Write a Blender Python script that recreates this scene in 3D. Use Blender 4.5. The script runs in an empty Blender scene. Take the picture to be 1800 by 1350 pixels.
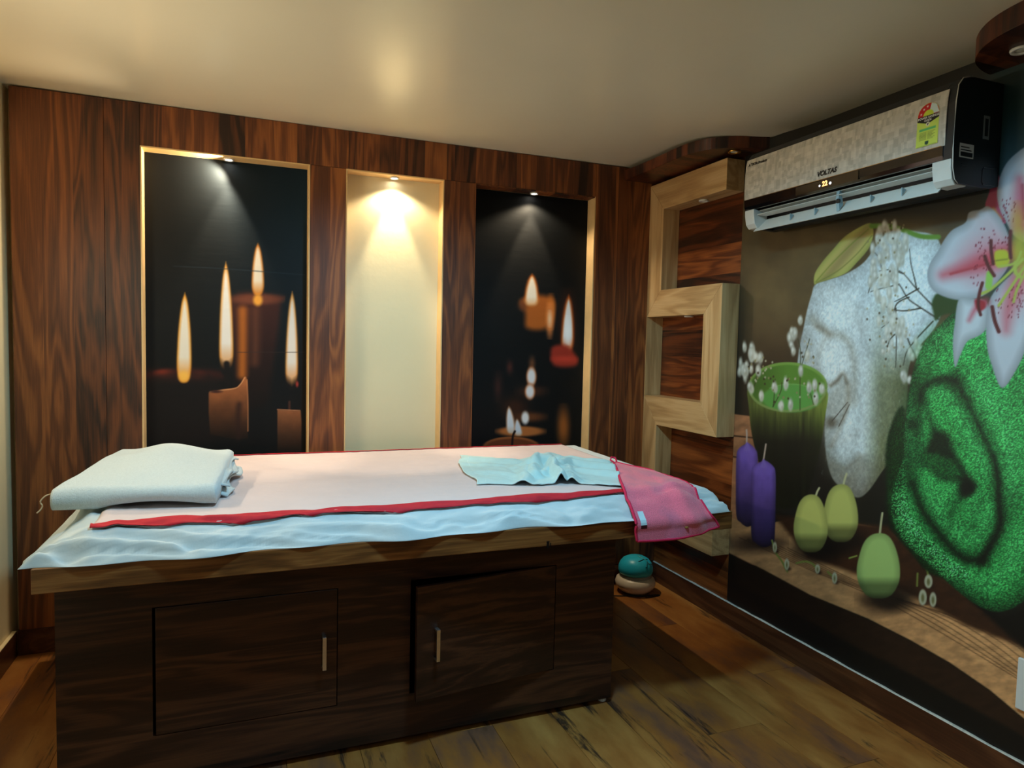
import bpy, bmesh, math, random
import numpy as np
from mathutils import Vector, Matrix

# ------------------------------------------------------------------ camera, world, lights, exposure
scene = bpy.context.scene
COL = scene.collection
# rows = world axes seen in camera axes (solved from the vanishing points)
RC = np.array([[0.9317412763, -0.0002341997, -0.3631227605],
               [-0.3624199131, 0.0615918236, -0.9299775556],
               [0.0225831935, 0.9981013939, 0.0573027657]])
FPX, CX, CY, CAMH = 1189.85, 900.0, 675.0, 1.433
cam_d = bpy.data.cameras.new('camera')
cam_d.sensor_fit = 'HORIZONTAL'; cam_d.sensor_width = 36.0
cam_d.lens = FPX / 1800.0 * 36.0
cam_d.clip_start = 0.02
cam = bpy.data.objects.new('camera', cam_d); COL.objects.link(cam)
M = Matrix([list(RC[0]) + [0], list(RC[1]) + [0], list(RC[2]) + [CAMH], [0, 0, 0, 1]])
cam.matrix_world = M
scene.camera = cam

world = bpy.data.worlds.new('world'); scene.world = world
world.use_nodes = True
world.node_tree.nodes['Background'].inputs[0].default_value = (0.02, 0.022, 0.025, 1)
world.node_tree.nodes['Background'].inputs[1].default_value = 0.3

vs = scene.view_settings
vs.view_transform = 'Standard'; vs.look = 'None'; vs.gamma = 1.0
vs.use_curve_mapping = False
vs.exposure = -0.08

NICHE_W, NICHE_C = 38.0, (1.0, 0.82, 0.56)
SPILL_W = 12.0
WARM_FILL_W, WARM_FILL_C = 11.5, (1.0, 0.84, 0.58)
CEIL_W, CEIL_C = 126.0, (0.36, 0.76, 1.0)
COOL_FILL_W, COOL_FILL_C = 6.0, (0.50, 0.82, 1.0)

def lamp(name, kind, loc, energy, color, parent=None, **kw):
    d = bpy.data.lights.new(name, kind); d.energy = energy; d.color = color
    for k, v in kw.items(): setattr(d, k, v)
    o = bpy.data.objects.new(name, d); COL.objects.link(o); o.location = loc
    return o

# an added cool fill panel behind the camera and the ceiling downlight above the bed front; their housings are built below
COOL_FILL_LOC = (0.55, -0.75, 2.44)
DOWN_LOC = (0.74, 1.60, 2.452)
pl = lamp('cool_fill_light', 'AREA', (COOL_FILL_LOC[0], COOL_FILL_LOC[1], COOL_FILL_LOC[2] - 0.03), COOL_FILL_W, COOL_FILL_C, shape='RECTANGLE', size=0.58, size_y=0.58)
pl.rotation_euler = (0, 0, 0)
dl = lamp('down_light', 'SPOT', (DOWN_LOC[0], DOWN_LOC[1], DOWN_LOC[2] - 0.012), CEIL_W, CEIL_C, spot_size=math.radians(168), spot_blend=0.35, shadow_soft_size=0.095)

WARM_FILL_LOC = (-0.925, 2.42, 1.74)  # warm fill added on the left wall, out of view, to brighten ceiling and back
tl = lamp('warm_fill_light', 'AREA', (WARM_FILL_LOC[0] + 0.022, WARM_FILL_LOC[1], WARM_FILL_LOC[2]), WARM_FILL_W, WARM_FILL_C, shape='RECTANGLE', size=0.03, size_y=0.56)
tl.rotation_euler = (0, math.radians(-90), 0)

# ------------------------------------------------------------------ dimensions (metres)
XL, XR, YB, YN, YFRONT = -0.975, 2.347, 3.526, 3.611, -1.75
ZC, SK = 2.49, 0.115

# ------------------------------------------------------------------ helpers
def srgb(r, g, b, a=1.0):
    f = lambda c: (c / 255 / 12.92) if c / 255 <= 0.04045 else ((c / 255 + 0.055) / 1.055) ** 2.4
    return (f(r), f(g), f(b), a)

class MB:
    """collects shapes into one mesh"""
    def __init__(s): s.v = []; s.f = []
    def add(s, vs_, fs_):
        n = len(s.v); s.v += [tuple(map(float, p)) for p in vs_]; s.f += [tuple(i + n for i in f) for f in fs_]; return s
    def box(s, x0, x1, y0, y1, z0, z1):
        v = [(x, y, z) for x in (x0, x1) for y in (y0, y1) for z in (z0, z1)]
        return s.add(v, [(0, 1, 3, 2), (4, 6, 7, 5), (0, 4, 5, 1), (2, 3, 7, 6), (0, 2, 6, 4), (1, 5, 7, 3)])
    def prism(s, pts, axis, a, b):
        """polygon pts in the other two axes (cyclic order), extruded along axis from a to b"""
        def mk(p, t):
            if axis == 'x': return (t, p[0], p[1])
            if axis == 'y': return (p[0], t, p[1])
            return (p[0], p[1], t)
        n = len(pts)
        v = [mk(p, a) for p in pts] + [mk(p, b) for p in pts]
        f = [(i, (i + 1) % n, (i + 1) % n + n, i + n) for i in range(n)]
        f += [tuple(range(n - 1, -1, -1)), tuple(range(n, 2 * n))]
        return s.add(v, f)
    def tube(s, path, r, n=8, caps=True):
        P = [Vector(p) for p in path]; rings = []
        for i, p in enumerate(P):
            t = (P[min(i + 1, len(P) - 1)] - P[max(i - 1, 0)]).normalized()
            u = t.cross(Vector((0, 0, 1)))
            if u.length < 1e-3: u = t.cross(Vector((1, 0, 0)))
            u.normalize(); w = t.cross(u)
            rr = r[i] if hasattr(r, '__len__') else r
            rings.append([p + (u * math.cos(2 * math.pi * k / n) + w * math.sin(2 * math.pi * k / n)) * rr for k in range(n)])
        v = [q for ring in rings for q in ring]; f = []
        for i in range(len(P) - 1):
            for k in range(n):
                f.append((i * n + k, i * n + (k + 1) % n, (i + 1) * n + (k + 1) % n, (i + 1) * n + k))
        if caps: f += [tuple(range(n - 1, -1, -1)), tuple(range((len(P) - 1) * n, len(P) * n))]
        return s.add(v, f)
    def lathe(s, prof, c, n=32, sx=1.0, sy=1.0):
        """profile of (r, z) turned about a vertical axis through c"""
        v = []; f = []
        for (r, z) in prof:
            for k in range(n):
                a = 2 * math.pi * k / n
                v.append((c[0] + r * sx * math.cos(a), c[1] + r * sy * math.sin(a), c[2] + z))
        for i in range(len(prof) - 1):
            for k in range(n):
                f.append((i * n + k, i * n + (k + 1) % n, (i + 1) * n + (k + 1) % n, (i + 1) * n + k))
        f += [tuple(range(n - 1, -1, -1)), tuple(range((len(prof) - 1) * n, len(prof) * n))]
        return s.add(v, f)
    def grid(s, fn, nu, nv):
        v = [fn(i / nu, j / nv) for j in range(nv + 1) for i in range(nu + 1)]
        f = [(j * (nu + 1) + i, j * (nu + 1) + i + 1, (j + 1) * (nu + 1) + i + 1, (j + 1) * (nu + 1) + i) for j in range(nv) for i in range(nu)]
        return s.add(v, f)
    def build(s, name, mat, parent=None, smooth=False, bevel=0, solid=0, sub=0):
        me = bpy.data.meshes.new(name); me.from_pydata(s.v, [], s.f)
        bm = bmesh.new(); bm.from_mesh(me); bmesh.ops.recalc_face_normals(bm, faces=bm.faces); bm.to_mesh(me); bm.free()
        return link(name, me, mat, parent, smooth, bevel, solid, sub)

def link(name, me, mat, parent=None, smooth=False, bevel=0, solid=0, sub=0):
    o = bpy.data.objects.new(name, me); COL.objects.link(o)
    if mat is not None: me.materials.append(mat)
    if parent is not None:
        o.parent = parent; o.matrix_parent_inverse = Matrix.Translation(-parent_loc(parent))
    if smooth:
        me.polygons.foreach_set('use_smooth', [True] * len(me.polygons))
    if solid:
        m = o.modifiers.new('solid', 'SOLIDIFY'); m.thickness = solid; m.offset = 1.0
    if bevel:
        m = o.modifiers.new('bevel', 'BEVEL'); m.width = bevel; m.segments = 2; m.limit_method = 'ANGLE'; m.angle_limit = math.radians(40)
    if sub:
        m = o.modifiers.new('sub', 'SUBSURF'); m.levels = sub; m.render_levels = sub
    return o

def parent_loc(p):
    L = Vector(p.location)
    return L

def thing(name, label, cat, loc=(0, 0, 0), group=None):
    o = bpy.data.objects.new(name, None); COL.objects.link(o); o.location = loc
    o.empty_display_size = 0.05
    return tag(o, label, cat, group)

def tag(o, label, cat, group=None):
    o['label'] = label; o['category'] = cat
    if group: o['group'] = group
    return o

def struct(o, label=None):
    o['kind'] = 'structure'
    if label: o['label'] = label
    return o

# ------------------------------------------------------------------ node materials
def new_mat(name):
    m = bpy.data.materials.new(name); m.use_nodes = True
    nt = m.node_tree; b = nt.nodes['Principled BSDF']
    return m, nt, b

def plain(name, col, rough=0.5, metal=0.0, noise=0.0, nscale=20.0, bump=0.0, bscale=200.0, coat=0.0, sheen=0.0, spec=None):
    m, nt, b = new_mat(name)
    b.inputs['Roughness'].default_value = rough; b.inputs['Metallic'].default_value = metal
    if coat: b.inputs['Coat Weight'].default_value = coat; b.inputs['Coat Roughness'].default_value = 0.1
    if sheen: b.inputs['Sheen Weight'].default_value = sheen; b.inputs['Sheen Roughness'].default_value = 0.5
    if spec is not None: b.inputs['Specular IOR Level'].default_value = spec
    tc = nt.nodes.new('ShaderNodeTexCoord')
    n = nt.nodes.new('ShaderNodeTexNoise'); n.inputs['Scale'].default_value = nscale; n.inputs['Detail'].default_value = 5
    nt.links.new(tc.outputs['Object'], n.inputs['Vector'])
    r = nt.nodes.new('ShaderNodeValToRGB')
    r.color_ramp.elements[0].position = 0.3; r.color_ramp.elements[1].position = 0.7
    r.color_ramp.elements[0].color = tuple(c * (1 - noise) for c in col[:3]) + (1,)
    r.color_ramp.elements[1].color = tuple(min(1, c * (1 + noise * 0.6)) for c in col[:3]) + (1,)
    nt.links.new(n.outputs['Fac'], r.inputs['Fac']); nt.links.new(r.outputs['Color'], b.inputs['Base Color'])
    if bump:
        n2 = nt.nodes.new('ShaderNodeTexNoise'); n2.inputs['Scale'].default_value = bscale; n2.inputs['Detail'].default_value = 3
        nt.links.new(tc.outputs['Object'], n2.inputs['Vector'])
        bp = nt.nodes.new('ShaderNodeBump'); bp.inputs['Strength'].default_value = bump; bp.inputs['Distance'].default_value = 0.002
        nt.links.new(n2.outputs['Fac'], bp.inputs['Height']); nt.links.new(bp.outputs['Normal'], b.inputs['Normal'])
    return m

def wood(name, dark, mid, light, along, strip=None, strip_axis=None, rough=0.35, gscale=1.0, strip_var=0.45, rings=1.0, obj_random=True, bump=0.15):
    """laminate wood: along = grain axis, strips of different tone along strip_axis"""
    m, nt, b = new_mat(name); N = nt.nodes; Lk = nt.links
    b.inputs['Roughness'].default_value = rough
    tc = N.new('ShaderNodeTexCoord'); sep = N.new('ShaderNodeSeparateXYZ'); Lk.new(tc.outputs['Object'], sep.inputs[0])
    def math_(op, a, c=None, cl=False):
        n = N.new('ShaderNodeMath'); n.operation = op; n.use_clamp = cl
        for i, t in enumerate((a, c)):
            if t is None: continue
            if isinstance(t, (int, float)): n.inputs[i].default_value = t
            else: Lk.new(t, n.inputs[i])
        return n.outputs[0]
    rnd = 0.0
    if obj_random:
        oi = N.new('ShaderNodeObjectInfo'); rnd = oi.outputs['Random']
    if strip:
        idx = {'X': 0, 'Y': 1, 'Z': 2}[strip_axis]
        t = math_('DIVIDE', sep.outputs[idx], strip)
        if obj_random: t = math_('ADD', t, math_('MULTIPLY', rnd, 7.3))
        fl = math_('FLOOR', t)
        wn = N.new('ShaderNodeTexWhiteNoise'); wn.noise_dimensions = '1D'; Lk.new(fl, wn.inputs['W']); sr = wn.outputs['Value']
    else:
        sr = None
    off = math_('ADD', math_('MULTIPLY', rnd, 31.0), math_('MULTIPLY', sr, 17.0)) if (sr is not None) else (math_('MULTIPLY', rnd, 31.0) if obj_random else None)
    sc = {'X': 7.0, 'Y': 7.0, 'Z': 7.0}; sc[along] = 0.75
    comb = N.new('ShaderNodeCombineXYZ')
    for i, a in enumerate('XYZ'):
        v = math_('MULTIPLY', sep.outputs[i], sc[a] * gscale)
        if off is not None: v = math_('ADD', v, off)
        Lk.new(v, comb.inputs[i])
    n1 = N.new('ShaderNodeTexNoise'); n1.inputs['Scale'].default_value = 1.0; n1.inputs['Detail'].default_value = 3; n1.inputs['Distortion'].default_value = 0.6
    Lk.new(comb.outputs[0], n1.inputs['Vector'])
    ring = math_('SINE', math_('MULTIPLY', n1.outputs['Fac'], 46.0 * rings))
    ring = math_('ADD', math_('MULTIPLY', ring, 0.5), 0.5)
    vm = N.new('ShaderNodeVectorMath'); vm.operation = 'MULTIPLY'; Lk.new(comb.outputs[0], vm.inputs[0])
    fs = {'X': 26.0, 'Y': 26.0, 'Z': 26.0}; fs[along] = 6.0; vm.inputs[1].default_value = (fs['X'], fs['Y'], fs['Z'])
    n2 = N.new('ShaderNodeTexNoise'); n2.inputs['Scale'].default_value = 1.0; n2.inputs['Detail'].default_value = 4; n2.inputs['Roughness'].default_value = 0.7
    Lk.new(vm.outputs[0], n2.inputs['Vector'])
    n3 = N.new('ShaderNodeTexNoise'); n3.inputs['Scale'].default_value = 0.45; n3.inputs['Detail'].default_value = 2
    Lk.new(comb.outputs[0], n3.inputs['Vector'])
    fac = math_('ADD', math_('MULTIPLY', ring, 0.22), math_('MULTIPLY', n2.outputs['Fac'], 0.42))
    fac = math_('ADD', fac, math_('MULTIPLY', n3.outputs['Fac'], 0.55))
    fac = math_('SUBTRACT', fac, 0.10)
    if sr is not None:
        fac = math_('ADD', fac, math_('MULTIPLY', math_('SUBTRACT', sr, 0.5), strip_var))
    rp = N.new('ShaderNodeValToRGB'); e = rp.color_ramp.elements
    e[0].position = 0.22; e[0].color = dark; e[1].position = 0.85; e[1].color = light
    x = e.new(0.52); x.color = mid
    Lk.new(fac, rp.inputs['Fac']); Lk.new(rp.outputs['Color'], b.inputs['Base Color'])
    bp = N.new('ShaderNodeBump'); bp.inputs['Strength'].default_value = bump; bp.inputs['Distance'].default_value = 0.001
    Lk.new(n2.outputs['Fac'], bp.inputs['Height']); Lk.new(bp.outputs['Normal'], b.inputs['Normal'])
    return m

W_D, W_M, W_L = srgb(40, 19, 9), srgb(106, 56, 25), srgb(164, 97, 46)
M_walnut_v = wood('walnut_vertical', W_D, W_M, W_L, 'Z', strip=0.118, strip_axis='X', rough=0.52, strip_var=0.38)
M_walnut_r = wood('walnut_right_wall', W_D, srgb(100, 48, 20), srgb(165, 92, 42), 'Y', strip=0.155, strip_axis='Z', rough=0.36, strip_var=0.35)
M_walnut_c = wood('walnut_cornice', srgb(30, 14, 9), srgb(76, 36, 20), srgb(118, 62, 32), 'Z', strip=0.045, strip_axis='Y', rough=0.4, strip_var=0.5)
M_walnut_b = wood('walnut_bed', srgb(18, 9, 6), srgb(56, 29, 18), srgb(106, 62, 37), 'X', rough=0.42, gscale=1.1, strip=0.34, strip_axis='Z', strip_var=0.2)
M_walnut_rail = wood('walnut_rail', srgb(64, 34, 16), srgb(138, 86, 42), srgb(192, 134, 76), 'X', rough=0.4, gscale=1.3)
M_oak = wood('pale_oak', srgb(150, 112, 70), srgb(192, 154, 104), srgb(222, 190, 142), 'Y', rough=0.45, rings=0.8, gscale=1.0, bump=0.08)
M_oak_z = wood('pale_oak_upright', srgb(150, 112, 70), srgb(192, 154, 104), srgb(222, 190, 142), 'Z', rough=0.45, rings=0.8, bump=0.08)
M_cream = plain('cream_paint', srgb(240, 222, 178), 0.55, noise=0.04, nscale=3, bump=0.12, bscale=60)
M_cream_niche = plain('cream_niche_paint', srgb(226, 214, 176), 0.5, noise=0.03, nscale=3, bump=0.2, bscale=40)
M_liner = plain('pale_liner_paint', srgb(226, 188, 132), 0.5, noise=0.08, nscale=14)
M_ceil = plain('ceiling_gloss_paint', srgb(226, 217, 194), 0.28, noise=0.03, nscale=2, bump=0.06, bscale=26)
M_skirt = wood('skirting_tile', srgb(34, 20, 14), srgb(78, 44, 28), srgb(112, 70, 42), 'Y', rough=0.3, gscale=0.8)
M_white_line = plain('white_grout', srgb(215, 212, 200), 0.7, noise=0.2, nscale=60)
M_black = plain('black_plastic', srgb(14, 16, 18), 0.3, noise=0.1)
M_chrome = plain('brushed_metal', srgb(226, 226, 226), 0.3, metal=1.0, noise=0.08, nscale=90)
M_white_pl = plain('white_plastic', srgb(230, 230, 226), 0.4, noise=0.03)

# floor tile: aged brown plank print with dark worn streaks
def floor_mat():
    m, nt, b = new_mat('aged_wood_floor'); N = nt.nodes; Lk = nt.links
    tc = N.new('ShaderNodeTexCoord'); oi = N.new('ShaderNodeObjectInfo')
    sc = N.new('ShaderNodeVectorMath'); sc.operation = 'SCALE'; sc.inputs[0].default_value = (13.1, 7.7, 3.3); Lk.new(oi.outputs['Random'], sc.inputs['Scale'])
    ad = N.new('ShaderNodeVectorMath'); ad.operation = 'ADD'; Lk.new(tc.outputs['Object'], ad.inputs[0]); Lk.new(sc.outputs[0], ad.inputs[1])
    def mapped(s):
        mp = N.new('ShaderNodeMapping'); mp.inputs['Scale'].default_value = s; Lk.new(ad.outputs[0], mp.inputs['Vector']); return mp.outputs[0]
    n1 = N.new('ShaderNodeTexNoise'); n1.inputs['Scale'].default_value = 1; n1.inputs['Detail'].default_value = 6; n1.inputs['Roughness'].default_value = 0.6; Lk.new(mapped((4.5, 1.5, 4)), n1.inputs['Vector'])
    r1 = N.new('ShaderNodeValToRGB'); e = r1.color_ramp.elements
    e[0].position = 0.28; e[0].color = srgb(84, 54, 34); e[1].position = 0.75; e[1].color = srgb(200, 142, 74)
    x = e.new(0.5); x.color = srgb(158, 98, 44); x = e.new(0.38); x.color = srgb(118, 78, 58)
    Lk.new(n1.outputs['Fac'], r1.inputs['Fac'])
    # black worn streaks along Y
    n2 = N.new('ShaderNodeTexNoise'); n2.inputs['Scale'].default_value = 1; n2.inputs['Detail'].default_value = 8; n2.inputs['Roughness'].default_value = 0.72; n2.inputs['Distortion'].default_value = 0.5; Lk.new(mapped((11, 1.1, 5)), n2.inputs['Vector'])
    r2 = N.new('ShaderNodeValToRGB'); r2.color_ramp.elements[0].position = 0.575; r2.color_ramp.elements[1].position = 0.65
    r2.color_ramp.elements[0].color = (0, 0, 0, 1); r2.color_ramp.elements[1].color = (0.9, 0.9, 0.9, 1)
    Lk.new(n2.outputs['Fac'], r2.inputs['Fac'])
    mx = N.new('ShaderNodeMixRGB'); Lk.new(r2.outputs['Color'], mx.inputs['Fac']); Lk.new(r1.outputs['Color'], mx.inputs['Color1']); mx.inputs['Color2'].default_value = srgb(28, 26, 28)
    # plank tone
    mul = N.new('ShaderNodeMath'); mul.operation = 'MULTIPLY_ADD'; Lk.new(oi.outputs['Random'], mul.inputs[0]); mul.inputs[1].default_value = 0.2; mul.inputs[2].default_value = 0.82
    mm = N.new('ShaderNodeVectorMath'); mm.operation = 'SCALE'; Lk.new(mx.outputs['Color'], mm.inputs[0]); Lk.new(mul.outputs[0], mm.inputs['Scale'])
    Lk.new(mm.outputs[0], b.inputs['Base Color'])
    b.inputs['Roughness'].default_value = 0.36
    bp = N.new('ShaderNodeBump'); bp.inputs['Strength'].default_value = 0.25; bp.inputs['Distance'].default_value = 0.002
    Lk.new(n2.outputs['Fac'], bp.inputs['Height']); Lk.new(bp.outputs['Normal'], b.inputs['Normal'])
    return m
M_floor = floor_mat()

def attr_mat(name, rough, bump=0.1, bscale=120, coat=0.0, spec=None, bstretch=(1, 1, 1)):
    """print: colours come with the mesh"""
    m, nt, b = new_mat(name)
    a = nt.nodes.new('ShaderNodeAttribute'); a.attribute_name = 'print'
    nt.links.new(a.outputs['Color'], b.inputs['Base Color'])
    b.inputs['Roughness'].default_value = rough
    if coat: b.inputs['Coat Weight'].default_value = coat
    if spec is not None: b.inputs['Specular IOR Level'].default_value = spec
    tc = nt.nodes.new('ShaderNodeTexCoord'); n = nt.nodes.new('ShaderNodeTexNoise'); n.inputs['Scale'].default_value = bscale; n.inputs['Detail'].default_value = 3
    mp = nt.nodes.new('ShaderNodeMapping'); mp.inputs['Scale'].default_value = bstretch
    nt.links.new(tc.outputs['Object'], mp.inputs['Vector']); nt.links.new(mp.outputs[0], n.inputs['Vector'])
    bp = nt.nodes.new('ShaderNodeBump'); bp.inputs['Strength'].default_value = bump; bp.inputs['Distance'].default_value = 0.003
    nt.links.new(n.outputs['Fac'], bp.inputs['Height']); nt.links.new(bp.outputs['Normal'], b.inputs['Normal'])
    return m

# ------------------------------------------------------------------ print painter (flat wall prints, coloured per mesh vertex)
_rng = np.random.RandomState(7); _TAB = _rng.rand(256, 256)
def vnoise(u, v):
    iu = np.floor(u).astype(int); iv = np.floor(v).astype(int); fu = u - iu; fv = v - iv
    fu = fu * fu * (3 - 2 * fu); fv = fv * fv * (3 - 2 * fv)
    T = lambda a, b_: _TAB[a & 255, b_ & 255]
    return (T(iu, iv) * (1 - fu) + T(iu + 1, iv) * fu) * (1 - fv) + (T(iu, iv + 1) * (1 - fu) + T(iu + 1, iv + 1) * fu) * fv
def fbm(u, v, o=4):
    s = 0; a = 0.5; t = 0
    for i in range(o): s = s + a * vnoise(u * 2 ** i + 17 * i, v * 2 ** i + 5 * i); t += a; a *= 0.5
    return s / t
def spline(pts, closed=True, k=6):
    P = np.array(pts, float); n = len(P); out = []
    rng_ = range(n) if closed else range(n - 1)
    for i in rng_:
        if closed: p0, p1, p2, p3 = P[i - 1], P[i], P[(i + 1) % n], P[(i + 2) % n]
        else: p0, p1, p2, p3 = P[max(i - 1, 0)], P[i], P[i + 1], P[min(i + 2, n - 1)]
        for t in np.arange(k) / k:
            out.append(0.5 * ((2 * p1) + (-p0 + p2) * t + (2 * p0 - 5 * p1 + 4 * p2 - p3) * t * t + (-p0 + 3 * p1 - 3 * p2 + p3) * t ** 3))
    if not closed: out.append(P[-1])
    return np.array(out)

class Canvas:
    def __init__(s, U, V, base):
        s.U, s.V = U, V; s.C = np.ones((len(U), 3)) * np.array(base, float)
    def sel(s, x0, x1, y0, y1):
        return np.nonzero((s.U >= x0) & (s.U <= x1) & (s.V >= y0) & (s.V <= y1))[0]
    def put(s, idx, a, col):
        col = np.array(col, float)
        s.C[idx] = s.C[idx] * (1 - a[:, None]) + col * a[:, None]
    def segdist(s, idx, P, closed):
        u, v = s.U[idx], s.V[idx]; d = np.full(len(idx), 1e9); Q = np.roll(P, -1, 0) if closed else P[1:]
        tt = np.zeros(len(idx)); A = P if closed else P[:-1]; n = len(A)
        for i, (a, b) in enumerate(zip(A, Q)):
            e = b - a; L = e @ e + 1e-9
            t = np.clip(((u - a[0]) * e[0] + (v - a[1]) * e[1]) / L, 0, 1)
            dd = (u - a[0] - t * e[0]) ** 2 + (v - a[1] - t * e[1]) ** 2
            w = dd < d; d = np.where(w, dd, d); tt = np.where(w, (i + t) / n, tt)
        return np.sqrt(d), tt
    def inside(s, idx, P):
        u, v = s.U[idx], s.V[idx]; r = np.zeros(len(idx), bool); Q = np.roll(P, -1, 0)
        for a, b in zip(P, Q):
            c = (a[1] > v) != (b[1] > v)
            if not c.any(): continue
            xi = a[0] + (v - a[1]) / (b[1] - a[1] + 1e-12) * (b[0] - a[0])
            r ^= c & (u < xi)
        return r
    def poly(s, pts, col, soft=1.2, smooth=True, shade=None, alpha=1.0):
        P = spline(pts) if smooth else np.array(pts, float)
        m = soft + 2; idx = s.sel(P[:, 0].min() - m, P[:, 0].max() + m, P[:, 1].min() - m, P[:, 1].max() + m)
        if len(idx) == 0: return
        d, _ = s.segdist(idx, P, True); d = np.where(s.inside(idx, P), d, -d)
        a = np.clip(d / soft * 0.5 + 0.5, 0, 1); a = a * a * (3 - 2 * a) * alpha
        c = np.array(col, float) * np.ones((len(idx), 3))
        if shade is not None: c = shade(s.U[idx], s.V[idx], d, c)
        s.put(idx, a, c)
    def polymul(s, pts, fn, soft=2.0):
        P = spline(pts); idx = s.sel(P[:, 0].min() - 3, P[:, 0].max() + 3, P[:, 1].min() - 3, P[:, 1].max() + 3)
        d, _ = s.segdist(idx, P, True); d = np.where(s.inside(idx, P), d, -d); a = np.clip(d / soft * 0.5 + 0.5, 0, 1)[:, None]
        s.C[idx] = s.C[idx] * (1 - a) + fn(s.U[idx], s.V[idx], s.C[idx]) * a
    def stroke(s, pts, col, w, soft=1.0, alpha=1.0, smooth=True, taper=None):
        P = spline(pts, False) if smooth and len(pts) > 2 else np.array(pts, float)
        m = w + soft + 1; idx = s.sel(P[:, 0].min() - m, P[:, 0].max() + m, P[:, 1].min() - m, P[:, 1].max() + m)
        if len(idx) == 0: return
        d, t = s.segdist(idx, P, False)
        ww = w if taper is None else w * (taper[0] + (taper[1] - taper[0]) * t)
        a = np.clip((ww - d) / soft * 0.5 + 0.5, 0, 1); s.put(idx, a * a * (3 - 2 * a) * alpha, col)
    def ell(s, c, rx, ry, col, soft=1.0, alpha=1.0, rot=0.0, shade=None):
        m = max(rx, ry) + soft + 1; idx = s.sel(c[0] - m, c[0] + m, c[1] - m, c[1] + m)
        if len(idx) == 0: return
        u, v = s.U[idx] - c[0], s.V[idx] - c[1]; co, si = math.cos(rot), math.sin(rot)
        x, y = u * co + v * si, -u * si + v * co
        d = (1 - np.sqrt((x / rx) ** 2 + (y / ry) ** 2)) * min(rx, ry)
        a = np.clip(d / soft * 0.5 + 0.5, 0, 1); a = a * a * (3 - 2 * a) * alpha
        cc = np.array(col, float) * np.ones((len(idx), 3))
        if shade is not None: cc = shade(x / rx, y / ry, d, cc)
        s.put(idx, a, cc)
    def linear(s):
        c = np.clip(s.C / 255.0, 0, 1)
        return np.where(c <= 0.04045, c / 12.92, ((c + 0.055) / 1.055) ** 2.4)

def project(P):
    q = (P - np.array([0, 0, CAMH])) @ RC
    return CX + q[:, 0] * FPX / -q[:, 2], CY - q[:, 1] * FPX / -q[:, 2]

def print_sheet(name, o, du, dv, nu, nv, mat, painter, gain=1.0, parent=None, flip=False):
    """flat printed sheet: origin o, edge vectors du and dv; painter works on the photographed picture's own coordinates"""
    o, du, dv = (np.array(t, float) for t in (o, du, dv))
    s, t = np.meshgrid(np.linspace(0, 1, nu + 1), np.linspace(0, 1, nv + 1))
    P = o + s.reshape(-1, 1) * du + t.reshape(-1, 1) * dv
    C = painter(P, s.ravel(), t.ravel())
    me = bpy.data.meshes.new(name)
    i, j = np.meshgrid(np.arange(nu), np.arange(nv)); a = (j * (nu + 1) + i).ravel()
    F = np.stack([a, a + 1, a + nu + 2, a + nu + 1], 1)
    if flip: F = F[:, ::-1]
    me.vertices.add(len(P)); me.vertices.foreach_set('co', P.ravel())
    me.loops.add(F.size); me.loops.foreach_set('vertex_index', F.ravel().astype(np.int32))
    me.polygons.add(len(F)); me.polygons.foreach_set('loop_start', np.arange(0, F.size, 4).astype(np.int32))
    me.update(calc_edges=True)
    ca = me.color_attributes.new('print', 'FLOAT_COLOR', 'POINT')
    rgba = np.ones((len(P), 4)); rgba[:, :3] = np.clip(C.linear() * gain, 0, 1)
    ca.data.foreach_set('color', rgba.ravel())
    me.validate()
    return link(name, me, mat, parent)

def text_mesh(name, body, mat, parent, loc, size, right, up, depth=0.0006, shear=0.0, bold=0.0):
    cu = bpy.data.curves.new(name, 'FONT'); cu.body = body; cu.size = size; cu.shear = shear; cu.offset = bold
    cu.align_x = 'LEFT'; cu.align_y = 'BOTTOM'; cu.resolution_u = 3
    t = bpy.data.objects.new(name, cu); COL.objects.link(t)
    dg = bpy.context.evaluated_depsgraph_get(); me = bpy.data.meshes.new_from_object(t.evaluated_get(dg))
    bpy.data.objects.remove(t)
    r = Vector(right).normalized(); u = Vector(up).normalized(); n = r.cross(u)
    me.transform(Matrix.Translation(Vector(loc)) @ Matrix((r, u, n)).transposed().to_4x4())
    if me.materials: me.materials.clear()
    return link(name, me, mat, parent)

# ================================================================== THE ROOM
# floor with planks (grooves between them are real gaps over the screed)
floor = struct(MB().box(XL - 0.1, XR + 0.1, YFRONT - 0.1, YN + 0.1, -0.06, -0.008).build('floor', plain('dark_screed', srgb(30, 22, 18), 0.8)))
pw, plen, g = 0.246, 1.22, 0.0012
cache = {}
rp = random.Random(4)
ncol = 15
for c in range(ncol):
    x1 = 2.336 + 0.011 - c * pw if c == 0 else 2.336 - c * pw
    x0 = 2.336 - (c + 1) * pw
    if x1 < XL: break
    x0 = max(x0, XL)
    off = [2.325, 2.9, 2.0, 2.55, 3.1, 1.75][c % 6]
    y = off + 2 * plen
    while y > YFRONT:
        ya, yb = max(y - plen, YFRONT), min(y, YN)
        if yb - ya > 0.02:
            key = (round(x1 - x0, 4), round(yb - ya, 4))
            if key not in cache:
                mb = MB().box(0, x1 - x0 - g, 0, yb - ya - g, -0.008, 0.0)
                ob = mb.build('plank', M_floor, floor, bevel=0.0012); cache[key] = ob.data
            else:
                ob = link('plank', cache[key], None, floor, bevel=0.0012)
            ob.location = (x0, ya, 0)
        y -= plen

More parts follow.
